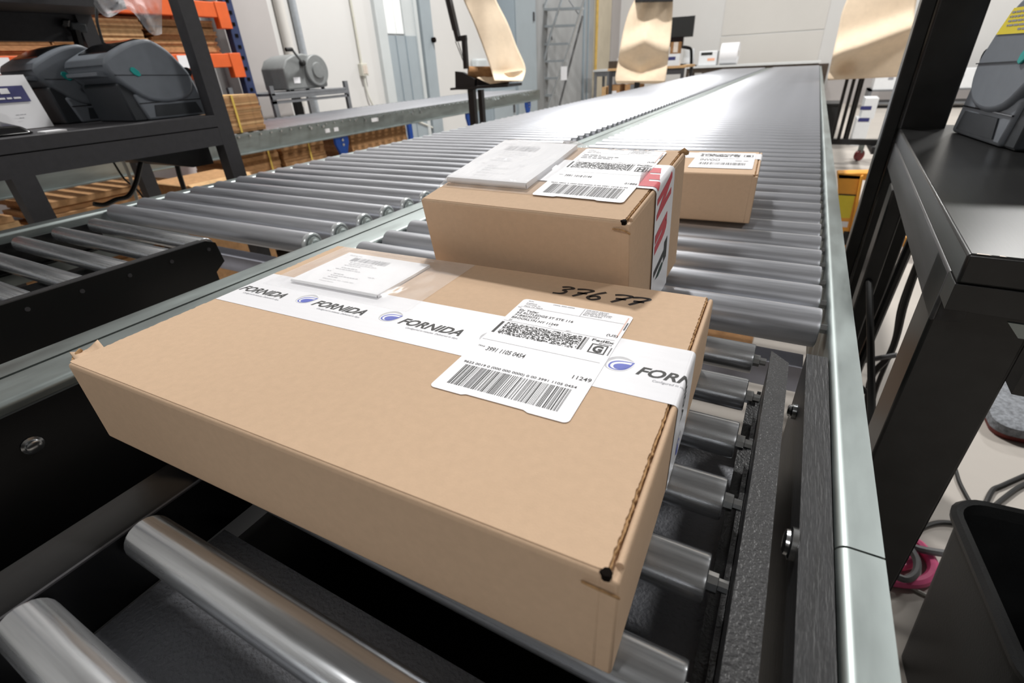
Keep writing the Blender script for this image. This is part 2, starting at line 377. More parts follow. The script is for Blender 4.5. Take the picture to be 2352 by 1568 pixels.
# electrical cabinets
for nm, y0, y1, h, lb in (('electrical_cabinet', 6.95, 7.72, R-.02, 'low blue-grey metal cabinet under the far end of the narrow conveyor'), ('electrical_cabinet', 7.74, 8.5, 3.3, 'tall blue-grey electrical cabinet between white wall and concrete wall')):
    c = thing(nm, lb, 'cabinet', (XL+.15, (y0+y1)/2, 0)); MB().box(XL+.003, XL+.28, y0, y1, 0.001, h).build('body', 'cabinet_grey', c, .006)
    MB().box(XL+.28, XL+.295, y0+.04, y1-.04, .06, h-.05).build('door', 'door_grey', c, .004)
    MB().box(XL+.295, XL+.31, y1-.14, y1-.10, h*.5, h*.5+.12).build('handle', 'charcoal_metal', c)
b = thing('junction_box', 'small rounded grey box on the white wall beside the hanging kraft paper', 'box', (XL+.07, 7.0, R+.2))
MB().box(XL+.002, XL+.12, 6.88, 7.16, R+.06, R+.36).build('body', 'door_pale', b, .03, 3); MB().box(XL+.12, XL+.13, 6.90, 6.94, R+.12, R+.22).build('latch', 'conduit', b)

# ------------------------------------------------------------------ conveyors
ZM, RM, PM, Y0M = R+.014, .0224, .069, .5825      # main rollers: top, radius, pitch, first
YEND = 10.55
def roller_mesh(name, x0, x1, r, m, n=24):
    L = x1-x0; e = r*.16
    return MB().ring([(.0015, r*.55), (0.0005, r*.86), (0, r-e*.6), (e*.25, r-e*.12), (e, r), (L-e, r), (L-e*.25, r-e*.12), (L, r-e*.6), (L-.0005, r*.86), (L-.0015, r*.55)], (0, 0, 0), (1, 0, 0), n).mesh(name, m, 50)
def rail_prof(xi, xo, zt, h, lip=.012, t=.003):
    s = 1 if xo > xi else -1; r = .007
    arc = [(xi+s*(r-r*math.cos(a)), zt-r+r*math.sin(a)) for a in [math.radians(k*15) for k in range(7)]]
    arc2 = [(xi+s*(r-(r-t)*math.cos(a)), zt-r+(r-t)*math.sin(a)) for a in [math.radians(k*15) for k in range(6, -1, -1)]]
    return [(xi, zt-h)]+arc+[(xo, zt), (xo, zt-lip), (xo-s*t, zt-lip), (xo-s*t, zt-t)]+arc2+[(xi+s*t, zt-h+t), (xi+s*.03, zt-h+t), (xi+s*.03, zt-h)]
def rails(parent, xi, xo, zt, h, ys):
    pr = rail_prof(xi, xo, zt, h)
    for a, b in zip(ys[:-1], ys[1:]):
        MB().prism([(x, a+.0008, z) for x, z in (pr if xo < xi else pr[::-1])], (0, b-a-.0016, 0)).build('side_rail', 'galvanised', parent, ang=25)
SEAMS = [.262, 2.49, 5.42, 8.35, YEND+.06]
def legs(parent, xa, xb, ys, m='charcoal_metal'):
    for y in ys:
        for x in (xa, xb): MB().box(x-.02, x+.02, y-.035, y+.035, 0.001, R-.1).build('leg', m, parent)
        MB().box(xa, xb, y-.015, y+.015, .22, .27).build('leg_brace', m, parent)
cR = thing('roller_conveyor', 'wide galvanised roller conveyor lane carrying the two parcels further back', 'conveyor', (-.28, 5, 0))
rails(cR, .0695, .094, R+.002, .11, [-.9]+SEAMS); rails(cR, -.630, -.687, R+.002, .11, [-.9]+SEAMS[1:])
mR = roller_mesh('roller', -.622, .0615, RM, 'roller_steel'); nR = int((YEND-Y0M)/PM)+1
for i in range(nR):
    o = inst(mR, 'roller', (-.622, Y0M+i*PM, ZM-RM), cR)
    if i < 12:
        MB().cyl((-.6295, Y0M+i*PM, ZM-RM), (-.6205, Y0M+i*PM, ZM-RM), .0055, 6).build('axle', 'bright_steel', o)
        MB().cyl((.060, Y0M+i*PM, ZM-RM), (.0695, Y0M+i*PM, ZM-RM), .0055, 6).build('axle', 'bright_steel', o)
MB().box(-.63, .0695, YEND-.02, YEND+.03, R-.10, R-.03).build('cross_member', 'galvanised', cR)
legs(cR, -.655, .085, (2.49, 5.42, 8.35, 10.3))
MB().box(-.65, .0685, .683, .724, R-.16, R-.12).build('cross_member', 'beam_lavender', cR)
MB().cyl((.058, .553, R-.036), (.0695, .553, R-.036), .007, 6).build('bolt', 'bright_steel', cR)
cL = thing('roller_conveyor', 'wide roller conveyor lane on the left beside the black packing bench', 'conveyor', (-1.1, 5, 0))
rails(cL, -.735, -.6925, R+.002, .11, [-.9]+SEAMS[1:]); rails(cL, -1.452, -1.490, R+.002, .11, [-.9]+SEAMS[1:])
mL = roller_mesh('roller', -1.440, -.748, RM*.93, 'roller_steel'); nL = int((YEND-.586)/PM)+1
rim = MB().ring([(-.003, .0206), (-.002, .0214), (.004, .0214), (.0065, .0200), (.0060, .0172), (.002, .0165)], (0, 0, 0), (1, 0, 0), 24).mesh('end_ring', 'bright_ring', 50)
brg = MB().ring([(-.004, .0152), (.003, .0140), (.004, .010), (.006, .0085), (.0062, .004)], (0, 0, 0), (1, 0, 0), 20).mesh('bearing', 'bearing', 50)
for i in range(nL):
    y = .586+i*PM; o = inst(mL, 'roller', (-1.440, y, ZM-RM*.93), cL)
    if i < 12:
        inst(rim, 'end_ring', (-.7535, y, ZM-RM*.93), o); inst(brg, 'bearing', (-.7475, y, ZM-RM*.93), o)
MB().box(-1.452, -.735, YEND-.02, YEND+.03, R-.10, R-.03).build('cross_member', 'galvanised', cL)
MB().box(-1.45, -.737, .683, .724, R-.16, R-.12).build('cross_member', 'beam_lavender', cL)
legs(cL, -1.475, -.72, (2.49, 5.42, 8.35, 10.3))
# narrow conveyor by the wall
cN = thing('roller_conveyor', 'grey roller conveyor by the wall with a strapped carton bundle on it', 'conveyor', (-3.1, 3, 0))
YN = 5.72
for xi, s in ((-2.745, 1), (-3.50, -1)):
    MB().prism([(xi, -.6, R-.105), (xi, -.6, R-.002), (xi+s*.003, -.6, R-.002), (xi+s*.003, -.6, R-.102), (xi+s*.022, -.6, R-.102), (xi+s*.022, -.6, R-.108), (xi, -.6, R-.108)][::-s], (0, YN+.6, 0)).build('side_rail', 'galvanised', cN)
mN = roller_mesh('roller', -3.49, -2.755, .019, 'roller_steel', 14)
cap = MB().cyl((0, 0, 0), (.012, 0, 0), .006, 6).mesh('axle_end', 'bright_steel')
for i in range(int((YN+.5)/.0708)):
    y = -.5+i*.0708; o = inst(mN, 'roller', (-3.49, y, R-.019), cN)
    if 1.5 < y: inst(cap, 'axle_end', (-2.745, y, R-.016), o)
for px, py in ((741, 290), (713, 294), (815, 276), (838, 276), (946, 260), (965, 257), (1137, 229), (1145, 228), (1205, 219), (1212, 218)):
    p = onx(px, py, -2.742); MB().cyl(p, p+Vector((.01, 0, 0)), .009, 6).build('bolt', 'bright_steel', cN)
for px, py, w in ((861, 275, .07), (752, 300, .04), (772, 297, .04)):
    p = onx(px, py, -2.742); MB().box(-2.742, -2.7405, p.y-w/2, p.y+w/2, p.z-.012, p.z+.012).build('sticker', 'paper_white', cN)
for px in (787, 1216, 1085):
    y = onx(px, 330, -2.745).y
    for x in (-2.755, -3.49):
        MB().prism([(x-.008, y-.06, R-.105), (x-.008, y+.06, R-.105), (x-.008, y+.06, R-.15), (x-.008, y+.035, R-.21), (x-.008, y+.035, .002), (x-.008, y-.035, .002), (x-.008, y-.035, R-.21), (x-.008, y-.06, R-.15)][::-1], (.02, 0, 0)).build('leg', 'blue_paint', cN, .003)
    for dz in (.13, .16): MB().cyl((-2.743, y, R-dz), (-2.735, y, R-dz), .009, 8).build('bolt', 'bright_steel', cN)
    MB().box(-3.49, -2.757, y-.015, y+.015, .3, .34).build('leg_brace', 'blue_paint', cN)

# ------------------------------------------------------------------ weighing scales between the rails
sR = thing('roller_scale', 'black framed roller scale under the long low parcel in front', 'scale', (-.19, .2, R-.1))
mS = roller_mesh('roller', -.352, .0045, .0155, 'roller_zinc')
ax = MB().ring([(0, .0062), (.006, .0062), (.0065, .0040), (.0120, .0040)], (0, 0, 0), (1, 0, 0), 8).mesh('axle', 'bright_steel')
YS = [.4970-.0702*k for k in range(9)]
for y in YS:
    o = inst(mS, 'roller', (-.352, y, R-.0155), sR); inst(ax, 'axle', (.0045, y, R-.0165), o)
MB().prism([(.0185, -.35, R-.062), (.0185, -.35, R+.001), (.0350, -.35, R+.001), (.0350, -.35, R-.003), (.0225, -.35, R-.003), (.0225, -.35, R-.062)], (0, .823, 0)).hexa([(.0185, .473, R-.003), (.0350, .473, R-.003), (.0350, .4735, R-.003), (.0185, .492, R-.003)], [(.0185, .473, R+.001), (.0350, .473, R+.001), (.0350, .4735, R+.001), (.0185, .492, R+.001)]).build('side_frame', 'black_coat', sR)
MB().box(.0075, .0180, -.35, .47, R-.048, R-.045).box(.0145, .0180, -.35, .47, R-.045, R-.036).build('frame_ledge', 'black_coat', sR)
MB().prism([(-.409, -.35, R-.075), (-.409, -.35, R-.012), (-.404, -.35, R-.012), (-.362, -.35, R-.004), (-.357, -.35, R-.006), (-.357, -.35, R-.06), (-.361, -.35, R-.06), (-.361, -.35, R-.010), (-.404, -.35, R-.018), (-.404, -.35, R-.075)][::-1], (0, .82, 0)).build('side_frame', 'black_plate', sR)
MB().box(-.3585, -.3565, -.35, .47, R-.0062, R-.0048).build('frame_edge', 'charcoal_metal', sR)
MB().box(-.39, -.378, -.35, .30, R-.0135, R-.0115).build('frame_strip', 'charcoal_metal', sR)
MB().box(-.355, .016, -.35, .121, R-.064, R-.060).build('tray', 'tray', sR); MB().box(-.355, .016, .168, .42, R-.064, R-.060).build('tray', 'tray', sR)
MB().box(-.40, .022, -.35, .46, R-.125, R-.120).build('base_pan', 'black_matte', sR)
MB().box(-.40, -.36, .43, .46, .001, R-.125).box(.0, .03, .43, .46, .001, R-.125).box(-.40, -.36, -.34, -.30, .001, R-.125).box(.0, .03, -.34, -.30, .001, R-.125).build('scale_stand', 'charcoal_metal', sR)
gb = thing('scale_guard', 'black brushed guard rail bolted inside the right galvanised rail', 'rail', (.06, .1, R-.12))
MB().prism([(.0500, -.5, R-.13), (.0500, -.5, R-.001), (.0685, -.5, R-.001), (.0685, -.5, R-.005), (.0540, -.5, R-.005), (.0540, -.5, R-.13)], (0, 1.003, 0)).build('channel', 'black_brushed', gb)
for px, py, r in ((1816, 1247, .0105), (1820, 944, .0075)):
    p = onx(px, py, .047); MB().ring([(0, r*.5), (.001, r*.75), (.003, r*.8), (.004, r*1.0), (.0075, r*1.0)], (p.x-.0045, p.y, p.z), (1, 0, 0), 12).build('bolt', 'bright_steel', gb)
gl = thing('scale_guard', 'black vertical guard plate below the middle rail left of the front parcel', 'rail', (-.62, .1, R-.2))
MB().box(-.6285, -.624, -.5, .50, R-.17, R-.010).build('plate', 'black_plate', gl)
MB().box(-.624, -.415, -.5, .48, R-.174, R-.170).build('bottom_plate', 'black_plate', gl)
p = onx(75, 1022, -.6235); MB().ring([(0, .0095), (.001, .0095), (.002, .007), (.006, .0065), (.007, .005)], p, (1, 0, 0), 16).build('bolt', 'bright_steel', gl)
sL = thing('roller_scale', 'black framed roller scale in the left lane with bare rollers', 'scale', (-1.18, .2, R-.1))
mS2 = roller_mesh('roller', -1.402, -.976, .0160, 'roller_zinc')
for k in range(9): inst(mS2, 'roller', (-1.402, .519-.0705*k, R-.016), sL)
MB().prism([(-.952, -.4, R-.085), (-.952, -.4, R+.002), (-.946, -.4, R+.002), (-.946, -.4, R-.085)], (0, .905, 0)).hexa([(-.952, .505, R-.06), (-.946, .505, R-.06), (-.946, .527, R-.045), (-.952, .527, R-.045)], [(-.952, .505, R+.002), (-.946, .505, R+.002), (-.946, .522, R-.006), (-.952, .522, R-.006)]).build('side_frame', 'black_plate', sL)
MB().box(-.972, -.952, -.4, .505, R-.002, R+.001).build('frame_flange', 'black_coat', sL)
MB().box(-1.425, -1.418, -.4, .53, R-.07, R-.012).box(-1.425, -1.405, -.4, .53, R-.072, R-.068).build('side_frame', 'black_plate', sL)
for k in range(8): MB().cyl((-.946, .505-.0705*k, R-.014), (-.944, .505-.0705*k, R-.014), .0035, 8).build('screw', 'charcoal_metal', sL)
MB().box(-1.40, -.95, -.4, .46, R-.105, R-.10).build('base_pan', 'black_plate', sL)
MB().box(-1.41, -1.37, .43, .46, .001, R-.105).box(-.99, -.955, .43, .46, .001, R-.105).box(-1.41, -1.37, -.38, -.35, .001, R-.105).box(-.99, -.955, -.38, -.35, .001, R-.105).build('scale_stand', 'charcoal_metal', sL)

# ------------------------------------------------------------------ parcels
def jag(a, b, n, amp, seed):
    rg = random.Random(seed); return [(a[0]+(b[0]-a[0])*i/n, a[1]+(b[1]-a[1])*i/n, rg.uniform(-amp, amp)) for i in range(n+1)]
def shipping_label(parent, fm, x, y, s, d, name='shipping_label'):
    """4 x 6 inch carrier label; x,y lower left corner on the lid, fm maps (x,y,lift)"""
    W, Hh = .1016*s, .1524*s
    lab = MB().poly([fm(a, b, .0004) for a, b in round_rect(x, x+W, y, y+Hh, .004*s, True)]).build(name, 'label_white', parent)
    P = Print(); k = s/1000.
    X = lambda v: x+v*k
    Y = lambda v: y+v*k
    T = lambda t, a, b, h, w=None, bold=0., **kw: P.text(t, X(a), Y(b), h*k, w*k if w else None, bold, **kw)
    T('FROM:', 6, 148, 1.5, 5); T(d['from'][0], 6, 143.6, 1.7); T(d['from'][1], 6, 141.0, 1.7); T(d['from'][2], 6.6, 137.4, 1.9)
    T('(000) 000-0000', 30, 148.6, 1.6, 20)
    for i, t in enumerate(d['info']): T(t, 61, 149.2-i*2.25, 1.55)
    T('BILL SENDER', 61, 139.8, 1.7, 16.5)
    P.rect(X(4), X(98), Y(136.3), Y(136.55)); P.rect(X(59), X(59.25), Y(136.5), Y(151.5))
    T('TO', 2, 133.5, 1.7)
    for i, (t, w) in enumerate(d['to']):
        if t: T(t, 6, 128.0-i*5.0, 3.5, w, .012)
        else: P.dashes(X(6), Y(128.0-i*5.0), w*k, 3*k, 40+i)
    T('(US)', 90, 112.6, 3.4, 9, .01)
    T('REF:', 6, 109.6, 1.2); T('INV:', 6, 108.0, 1.2); T('PO:', 42, 109.6, 1.2); T('DEPT:', 58, 108.0, 1.2)
    P.rect(X(2), X(98.5), Y(106.9), Y(107.15))
    P.rect(X(2), X(4.4), Y(84.5), Y(104.5)); P.rect(X(75.4), X(77), Y(84.5), Y(104.5)); P.rect(X(77.8), X(78.1), Y(84.5), Y(104.5)); P.rect(X(78.7), X(79.1), Y(84.5), Y(104.5))
    P.cells(X(7), X(74.6), Y(84.5), Y(104.5), 150, 22, d['seed'])
    T('FedEx', 82, 101.2, 3.4, 17.5, .02); T(d['svc'], 88.5, 98.2, 1.8, 10, .01)
    P.frame(X(84), X(97), Y(83.6), Y(97.2), 1.1*k); T(d['letter'], 86.6, 85.8, 9, 7.6, .05)
    [P.rect(X(99.2), X(100.2), Y(84+i*1.5), Y(84.9+i*1.5)) for i in range(8)]
    [P.rect(X(99.6), X(100.8), Y(126+i*1.5), Y(127+i*1.5)) for i in range(9)]
    P.rect(X(1), X(98), Y(72), Y(72.25))
    T('TRK#', 3.3, 60.6, 2.0, 6); T(d['trk'], 12, 57.0, 5.6, 32.5, .012)
    T(d['zip'], 86.4, 46.2, 4.4, 13.4, .008)
    T(d['long'], 5.5, 35.9, 2.6, 88, .012)
    P.bars(X(9.3), X(92.3), Y(8.2), Y(33.8), 70, d['seed']+1)
    P.build('label_print', 'ink_black', lab, lambda a, b: fm(a, b, .00055))
    Q = Print(); [Q.rect(X(97.9), X(98.9), Y(113+i*2.1), Y(114.2+i*2.1)) for i in range(17)]
    Q.build('label_marks', 'ink_orange', lab, lambda a, b: fm(a, b, .00055))
    return lab
def logo_into(g, w1, bl, w2, drop, x, y, s):
    def leaf(q): return [(x+p.x*s, y+p.y*s) for p in catmull([(a, b, 0) for a, b in q+[q[0]]], 5)[:-1]]
    g.poly(leaf([(1.02, .80), (.72, .98), (.40, 1.0), (.12, .80), (-.02, .48), (.06, .14), (.28, -.02), (.55, -.04), (.85, .10), (1.04, .45)]))
    w1.poly(leaf([(1.06, .74), (.72, .82), (.42, .80), (.2, .62), (.1, .38), (.14, .12), (.3, -.03), (.58, -.05), (.88, .1), (1.06, .45)]))
    bl.poly(leaf([(1.08, .72), (.72, .71), (.42, .65), (.22, .48), (.17, .24), (.26, .06), (.52, -.01), (.82, .1), (1.0, .38)]))
    w2.poly(leaf([(1.0, .66), (.72, .64), (.46, .57), (.29, .42), (.25, .24), (.33, .1), (.52, .04), (.78, .14), (.92, .38)]))
    drop.poly(leaf([(1.0, .52), (.78, .52), (.55, .47), (.40, .36), (.37, .22), (.46, .09), (.62, .06), (.80, .15), (.93, .34)]))
def printed_tape(tape, fm, starts, smin, smax, y0, s=1.0, bend=None):
    for a in starts:
        G, W1, B, W2, D, K, KG = (Print() for _ in range(7))
        logo_into(G, W1, B, W2, D, a, y0, .0185*s); K.text('FORNIDA', a+.0235*s, y0+.0005, .0102*s, .0625*s, .028, .32)
        KG.text('Configured in minutes. Delivered in days.', a+.036*s, y0-.0048*s, .0026*s, .052*s, 0, .2)
        for pr, nm, m, up in ((G, 'logo_crescent', 'ink_pale', .00012), (W1, 'logo_gap', 'tape_white', .00017), (B, 'logo_leaf', 'ink_blue', .00022), (W2, 'logo_gap', 'tape_white', .00027), (D, 'logo_drop', 'ink_blue', .00032), (K, 'brand_lettering', 'ink_black', .00015), (KG, 'tagline_lettering', 'ink_grey', .00015)):
            pr.f = [f for f in pr.f if all(smin <= pr.v[i][0] <= smax for i in f)]
            if pr.f and bend: pr.refine(*bend)
            if pr.f: pr.build(nm, m, tape, lambda a, b, up=up: fm(a, b, up))
class Wrap:
    """strip along x on the lid that turns over the right edge and down the side"""
    def __init__(s, L, h, xe, r=.0035): s.L, s.h, s.xe, s.r = L, h, xe, r
    def at(s, a, lift=0.):
        flat = s.xe-s.r; q = s.r*math.pi/2; rr = s.r+lift
        if a <= flat: return (a, s.h+lift)
        if a <= flat+q: t = (a-flat)/s.r; return (flat+rr*math.sin(t), s.h-s.r+rr*math.cos(t))
        return (s.xe+lift, s.h-s.r-(a-flat-q))
    def strip(s, a0, a1, y0, y1, lift):
        flat = s.xe-s.r; ks = [a0]+[v for v in np.linspace(flat, flat+s.r*math.pi/2, 7) if a0 < v < a1]+[a1]
        mb = MB(); mb.grid(lambda u, v: (lambda q: (q[0], y0+(y1-y0)*v, q[1]))(s.at(ks[int(round(u*(len(ks)-1)))], lift)), len(ks)-1, 1); return mb
def carton(parent, L, Wd, h, seed, tear=True, left_jag=True):
    MB().box(-L/2, L/2-.0068, -Wd/2, Wd/2, 0, h-.0003).build('carton_body', 'kraft', parent, .0028, 3)
    MB().box(L/2-.0105, L/2, -Wd/2+.0004, Wd/2-.0004, .0004, h-.0034).build('end_panel', 'kraft', parent, .0015, 2)
    pts = [(-L/2+.004, -Wd/2+.0026), (L/2-.011, -Wd/2+.0026)]
    rg = random.Random(seed); n = 150
    right = [(L/2-.0062+rg.uniform(-.00045, .00045), -Wd/2+.003+(Wd-.004)*i/n) for i in range(n+1)]
    left = [(-L/2+(rg.uniform(-.0012, .0004) if left_jag else .0022), Wd/2-.003-(Wd-.006)*i/n) for i in range(n+1)]
    outline = pts+right+[(L/2-.008, Wd/2-.0026), (-L/2+.004, Wd/2-.0026)]+left
    MB().prism([(a, b, h-.0009) for a, b in outline], (0, 0, .0009)).build('lid', 'kraft', parent, 0)
    # corrugated edge and the rolled end flap beside the lid
    MB().prism([(a+.0012+rg.uniform(-.0004, .0004), b, h-.0034) for a, b in right]+[(L/2-.009, Wd/2-.003, h-.0034), (L/2-.009, -Wd/2+.003, h-.0034)], (0, 0, .0024)).build('lid_edge', 'kraft_edge', parent)
    pr = [(L/2-.0042+.0021*(1-math.cos(t)), h-.0034+.0030*math.sin(t)) for t in [math.pi*k/8 for k in range(9)]]
    MB().prism([(a, -Wd/2+.009, b) for a, b in pr], (0, Wd-.013, 0)).build('rolled_flap', 'kraft', parent)
    if tear:
        MB().prism([(L/2-.0092, -Wd/2+.0012, h+.0001), (L/2-.0076, -Wd/2+.0040, h+.0001), (L/2-.0056, -Wd/2+.0046, h+.0001), (L/2-.0038, -Wd/2+.0028, h+.0001), (L/2-.0044, -Wd/2+.0004, h+.0001), (L/2-.0066, -Wd/2-.0001, h+.0001)], (0, 0, -.0038)).build('corner_hole', 'hole', parent)
        MB().tube([(L/2-.016, -Wd/2-.0012, h-.0080), (L/2-.010, -Wd/2-.0022, h-.0072), (L/2-.004, -Wd/2-.0016, h-.0084), (L/2+.0004, -Wd/2+.0005, h-.012)], .0007, 6).build('torn_edge', 'kraft_edge', parent)

# front parcel: 18 x 12 x 3 inch
L1, W1_, H1 = .4465, .303, .0753
A1 = math.radians(1.75)
pc1 = thing('parcel', 'long low brown parcel in front with white logo tape and number 37677', 'parcel', (-.2565, .2735, R+.0002), (0, 0, A1), world=False)
carton(pc1, L1, W1_, H1, 3)
MB().tube([(-L1/2-.001, -W1_/2+.004, H1-.004), (-L1/2-.010, -W1_/2+.010, H1-.002), (-L1/2-.013, -W1_/2+.017, H1+.0005)], .0016, 6).build('torn_flap', 'kraft_edge', pc1)
MB().grid(lambda u, v: (-L1/2+.003-.018*v+.002*math.sin(5*u), -W1_/2+.006+.022*u+.004*v, H1-.004+.005*v-.003*math.sin(3.1*u)), 6, 4).build('torn_flap', 'kraft', pc1, solid=.0012)
c1, s1 = math.cos(-A1), math.sin(-A1)
def w2l(x, y): a, b = x+.2565, y-.2735; return (a*c1-b*s1, a*s1+b*c1)
fm1 = lambda a, b, l: (a, b, H1+l)
wr1 = Wrap(L1, H1, L1/2+.0002)
ty0, ty1 = -.0215, .0490
tp = wr1.strip(-L1/2, L1/2+H1-.004, ty0, ty1, .00025).build('tape', 'tape_white', pc1)
lx0 = w2l(-.3989, .2727)[0]; pitch = .1030
fmt = lambda a, b, l: (lambda q: (q[0], b, q[1]))(wr1.at(a, .00025+l))
printed_tape(tp, fmt, [lx0+pitch*k for k in (-1, 0, 1, 2, 3)]+[lx0+pitch*3+.103], -L1/2+.0005, L1/2+H1-.006, .0035, bend=(L1/2-.006, L1/2+.004))
lo = w2l(-.189, .211)
shipping_label(pc1, lambda a, b, l: (lambda q: (q[0], q[1], H1+.0002+l))((lo[0]+(a*math.cos(-.004)-b*math.sin(-.004)), lo[1]+(a*math.sin(-.004)+b*math.cos(-.004)))), 0, 0, 1, dict(
    from_=0, **{'from': ('SHIPPING', 'Technology Dr', 'Plano TX 75074')}, info=('SHIP DATE: 07JUN23', 'ACTWGT: 18.00 LB', 'CAD: 6668118/WSXI3500', 'DIMMED: 18 X 12 X 3 IN'),
    to=(('Ely Teller', 18.5), ('62 RUTLEDGE ST STE 116', 52), ('7184070731', 23), ('BROOKLYN NY 11249', 42.5)), svc='Ground', letter='G', trk='3991 1105 0454', zip='11249', long='9622 0019 0 (000 000 0000) 0 00 3991 1105 0454', seed=11))
# handwritten number
D = {'3': [[(.05, .85), (.45, .98), (.75, .85), (.35, .58), (.62, .42), (.5, .15), (.0, .08)]],
     '7': [[(.0, .86), (.5, .98), (.95, .9), (.6, .5), (.25, .05)], [(.25, .5), (.85, .52)]],
     '6': [[(.7, .98), (.3, .6), (.1, .2), (.4, .0), (.75, .2), (.5, .42), (.15, .25)]],
     '2': [[(.1, .8), (.4, 1), (.7, .8), (.4, .4), (.05, .05), (.8, .08)]], '5': [[(.85, .98), (.25, .92), (.2, .55), (.6, .55), (.75, .25), (.4, .02), (.05, .1)]]}
def handwrite(txt, parent, fm, x, y, hw, hh, gap, w):
    P = Print()
    for i, ch in enumerate(txt):
        if ch == ' ': x += gap; continue
        for st in D[ch]: P.stroke([(x+a*hw+b*hw*.25, y+b*hh) for a, b in st], w)
        x += hw*1.02
    return P.build('handwritten_number', 'ink_marker', parent, fm)
hx, hy = w2l(-.1755, .3845)
handwrite('376 77', pc1, lambda a, b: (a, b, H1+.0002), hx, hy, .0158, .0200, .0045, .0036)
# packing list pouch
def pouch(parent, fm, bag, pap, thick, seed, film_m, wav):
    bx0, bx1, by0, by1 = bag
    rg = random.Random(seed)
    def inside(x, y):
        dx = max(pap[0]-x, x-pap[1], 0); dy = max(pap[2]-y, y-pap[3], 0); return math.exp(-(math.hypot(dx, dy)/.008)**2)
    ph = [rg.uniform(0, 6) for _ in range(6)]
    def top(u, v):
        x, y = bx0+(bx1-bx0)*u, by0+(by1-by0)*v; e = min(u, 1-u, v, 1-v); e = min(1, e/.06)
        z = .0007+(thick+.0012)*inside(x, y)*e+wav*e*(.5+.5*math.sin(x*170+ph[0]+2*math.sin(y*60+ph[1])))*(.4+.6*math.sin(y*45+ph[2])**2)*(1-.75*inside(x, y))
        return fm(x, y, z)
    bagp = MB().grid(top, 44, 36).build('document_pouch', film_m, parent, ang=80)
    nb = 12
    def sheet(u, v):
        x, y = pap[0]+(pap[1]-pap[0])*u, pap[2]+(pap[3]-pap[2])*v
        return fm(x, y, .0006+thick*(1-.25*math.sin(v*2)*u))
    sh = MB().grid(sheet, 8, 8)
    n0 = len(sh.v)
    # folded lower edge
    sh.grid(lambda u, v: fm(pap[0]+(pap[1]-pap[0])*u, pap[2]-.0016*math.sin(math.pi*v), .0005+thick*(1-v)), 8, 5)
    sh.grid(lambda u, v: fm(pap[1]-.0001, pap[2]+(pap[3]-pap[2])*u, .0005+thick*(1-v)*(1-.25*math.sin(u*2))), 8, 1)
    so = sh.build('packing_list', 'paper_white', parent, ang=80)
    P = Print(); w = pap[1]-pap[0]; hh = pap[3]-pap[2]
    X = lambda a: pap[0]+w*a
    Y = lambda b: pap[2]+hh*b
    P.text('Packing List', X(.08), Y(.90), .0024, .018); P.bars(X(.18), X(.62), Y(.74), Y(.86), 34, seed)
    for i, (a, ww) in enumerate(((.22, .28), (.24, .34), (.22, .2))): P.dashes(X(a), Y(.69-.05*i), w*ww, .0016, seed+i)
    for i, (a, ww) in enumerate(((.24, .2), (.20, .30))): P.dashes(X(a), Y(.51-.05*i), w*ww, .0016, seed+9+i)
    P.dashes(X(.16), Y(.37), w*.05, .0016, seed+20); P.dashes(X(.66), Y(.36), w*.07, .0016, seed+21); P.dashes(X(.28), Y(.32), w*.12, .0016, seed+22); P.dashes(X(.28), Y(.27), w*.32, .0016, seed+23); P.dashes(X(.28), Y(.22), w*.12, .0016, seed+24)
    P.text('BROOKLYN, NY 11249-7801', X(.27), Y(.15), .0017, w*.36); P.text('United States', X(.27), Y(.09), .0017, w*.17)
    return bagp, so, P
p0 = w2l(-.4408, .3080); p1 = w2l(-.3268, .3975)
b, so, P = pouch(pc1, fm1, (-L1/2+.012, w2l(-.282, .4)[0], w2l(-.45, .296)[1]-.004, W1_/2-.004), (p0[0], p1[0], p0[1]-.001, p1[1]), .0032, 5, 'clear_film', .0014)
P.build('list_print', 'ink_grey', so, lambda a, b_: fm1(a, b_, .0006+.0032+.0003))

# middle parcel, tipped over the step between the rollers
L2, W2_, H2 = .243, .1942, .1454
pc2 = thing('parcel', 'taller tilted brown parcel behind the front one with red lettered tape', 'parcel', (-.2359, .5518, R+.0091), world=False)
pc2.rotation_mode = 'XYZ'
pc2.matrix_world = Matrix.Translation((-.2359, .5518, R+.0096)) @ Matrix.Rotation(math.radians(-2.05), 4, 'Z') @ Matrix.Rotation(math.radians(9.27), 4, 'X') @ Matrix.Rotation(math.radians(.29), 4, 'Y')
carton(pc2, L2, W2_, H2, 8, True, False)
fm2 = lambda a, b, l: (a, b, H2+l)
wr2 = Wrap(L2, H2+.0003, L2/2+.0006, .0045)
MB().hexa([(L2/2-.008, W2_/2-.006, H2-.001), (L2/2+.0015, W2_/2-.005, H2-.003), (L2/2+.003, W2_/2+.001, H2-.004), (L2/2-.004, W2_/2+.001, H2-.001)], [(L2/2-.008, W2_/2-.006, H2+.0005), (L2/2+.001, W2_/2-.005, H2+.001), (L2/2+.003, W2_/2+.002, H2-.001), (L2/2-.003, W2_/2+.003, H2+.003)]).build('torn_flap', 'kraft_edge', pc2)
t2 = wr2.strip(-.02, L2/2+H2, -.0215, .046, .0008).build('tape', 'tape_white', pc2)
P = Print()
for ch, a, sc in (('E', .090, 1.0), ('N', .122, 1.0), ('n', .162, 1.15)): P.text(ch, a, -.012, .044*sc, .034, .07, -.4)
P.refine(L2/2-.008, L2/2+.006); P.build('tape_lettering', 'ink_red', t2, lambda a, b: (lambda q: (q[0], b, q[1]))(wr2.at(a, .0011)))
P = Print().text('T', .196, -.012, .044, .030, .05, -.4); P.build('tape_lettering', 'ink_black', t2, lambda a, b: (lambda q: (q[0], b, q[1]))(wr2.at(a, .0011)))
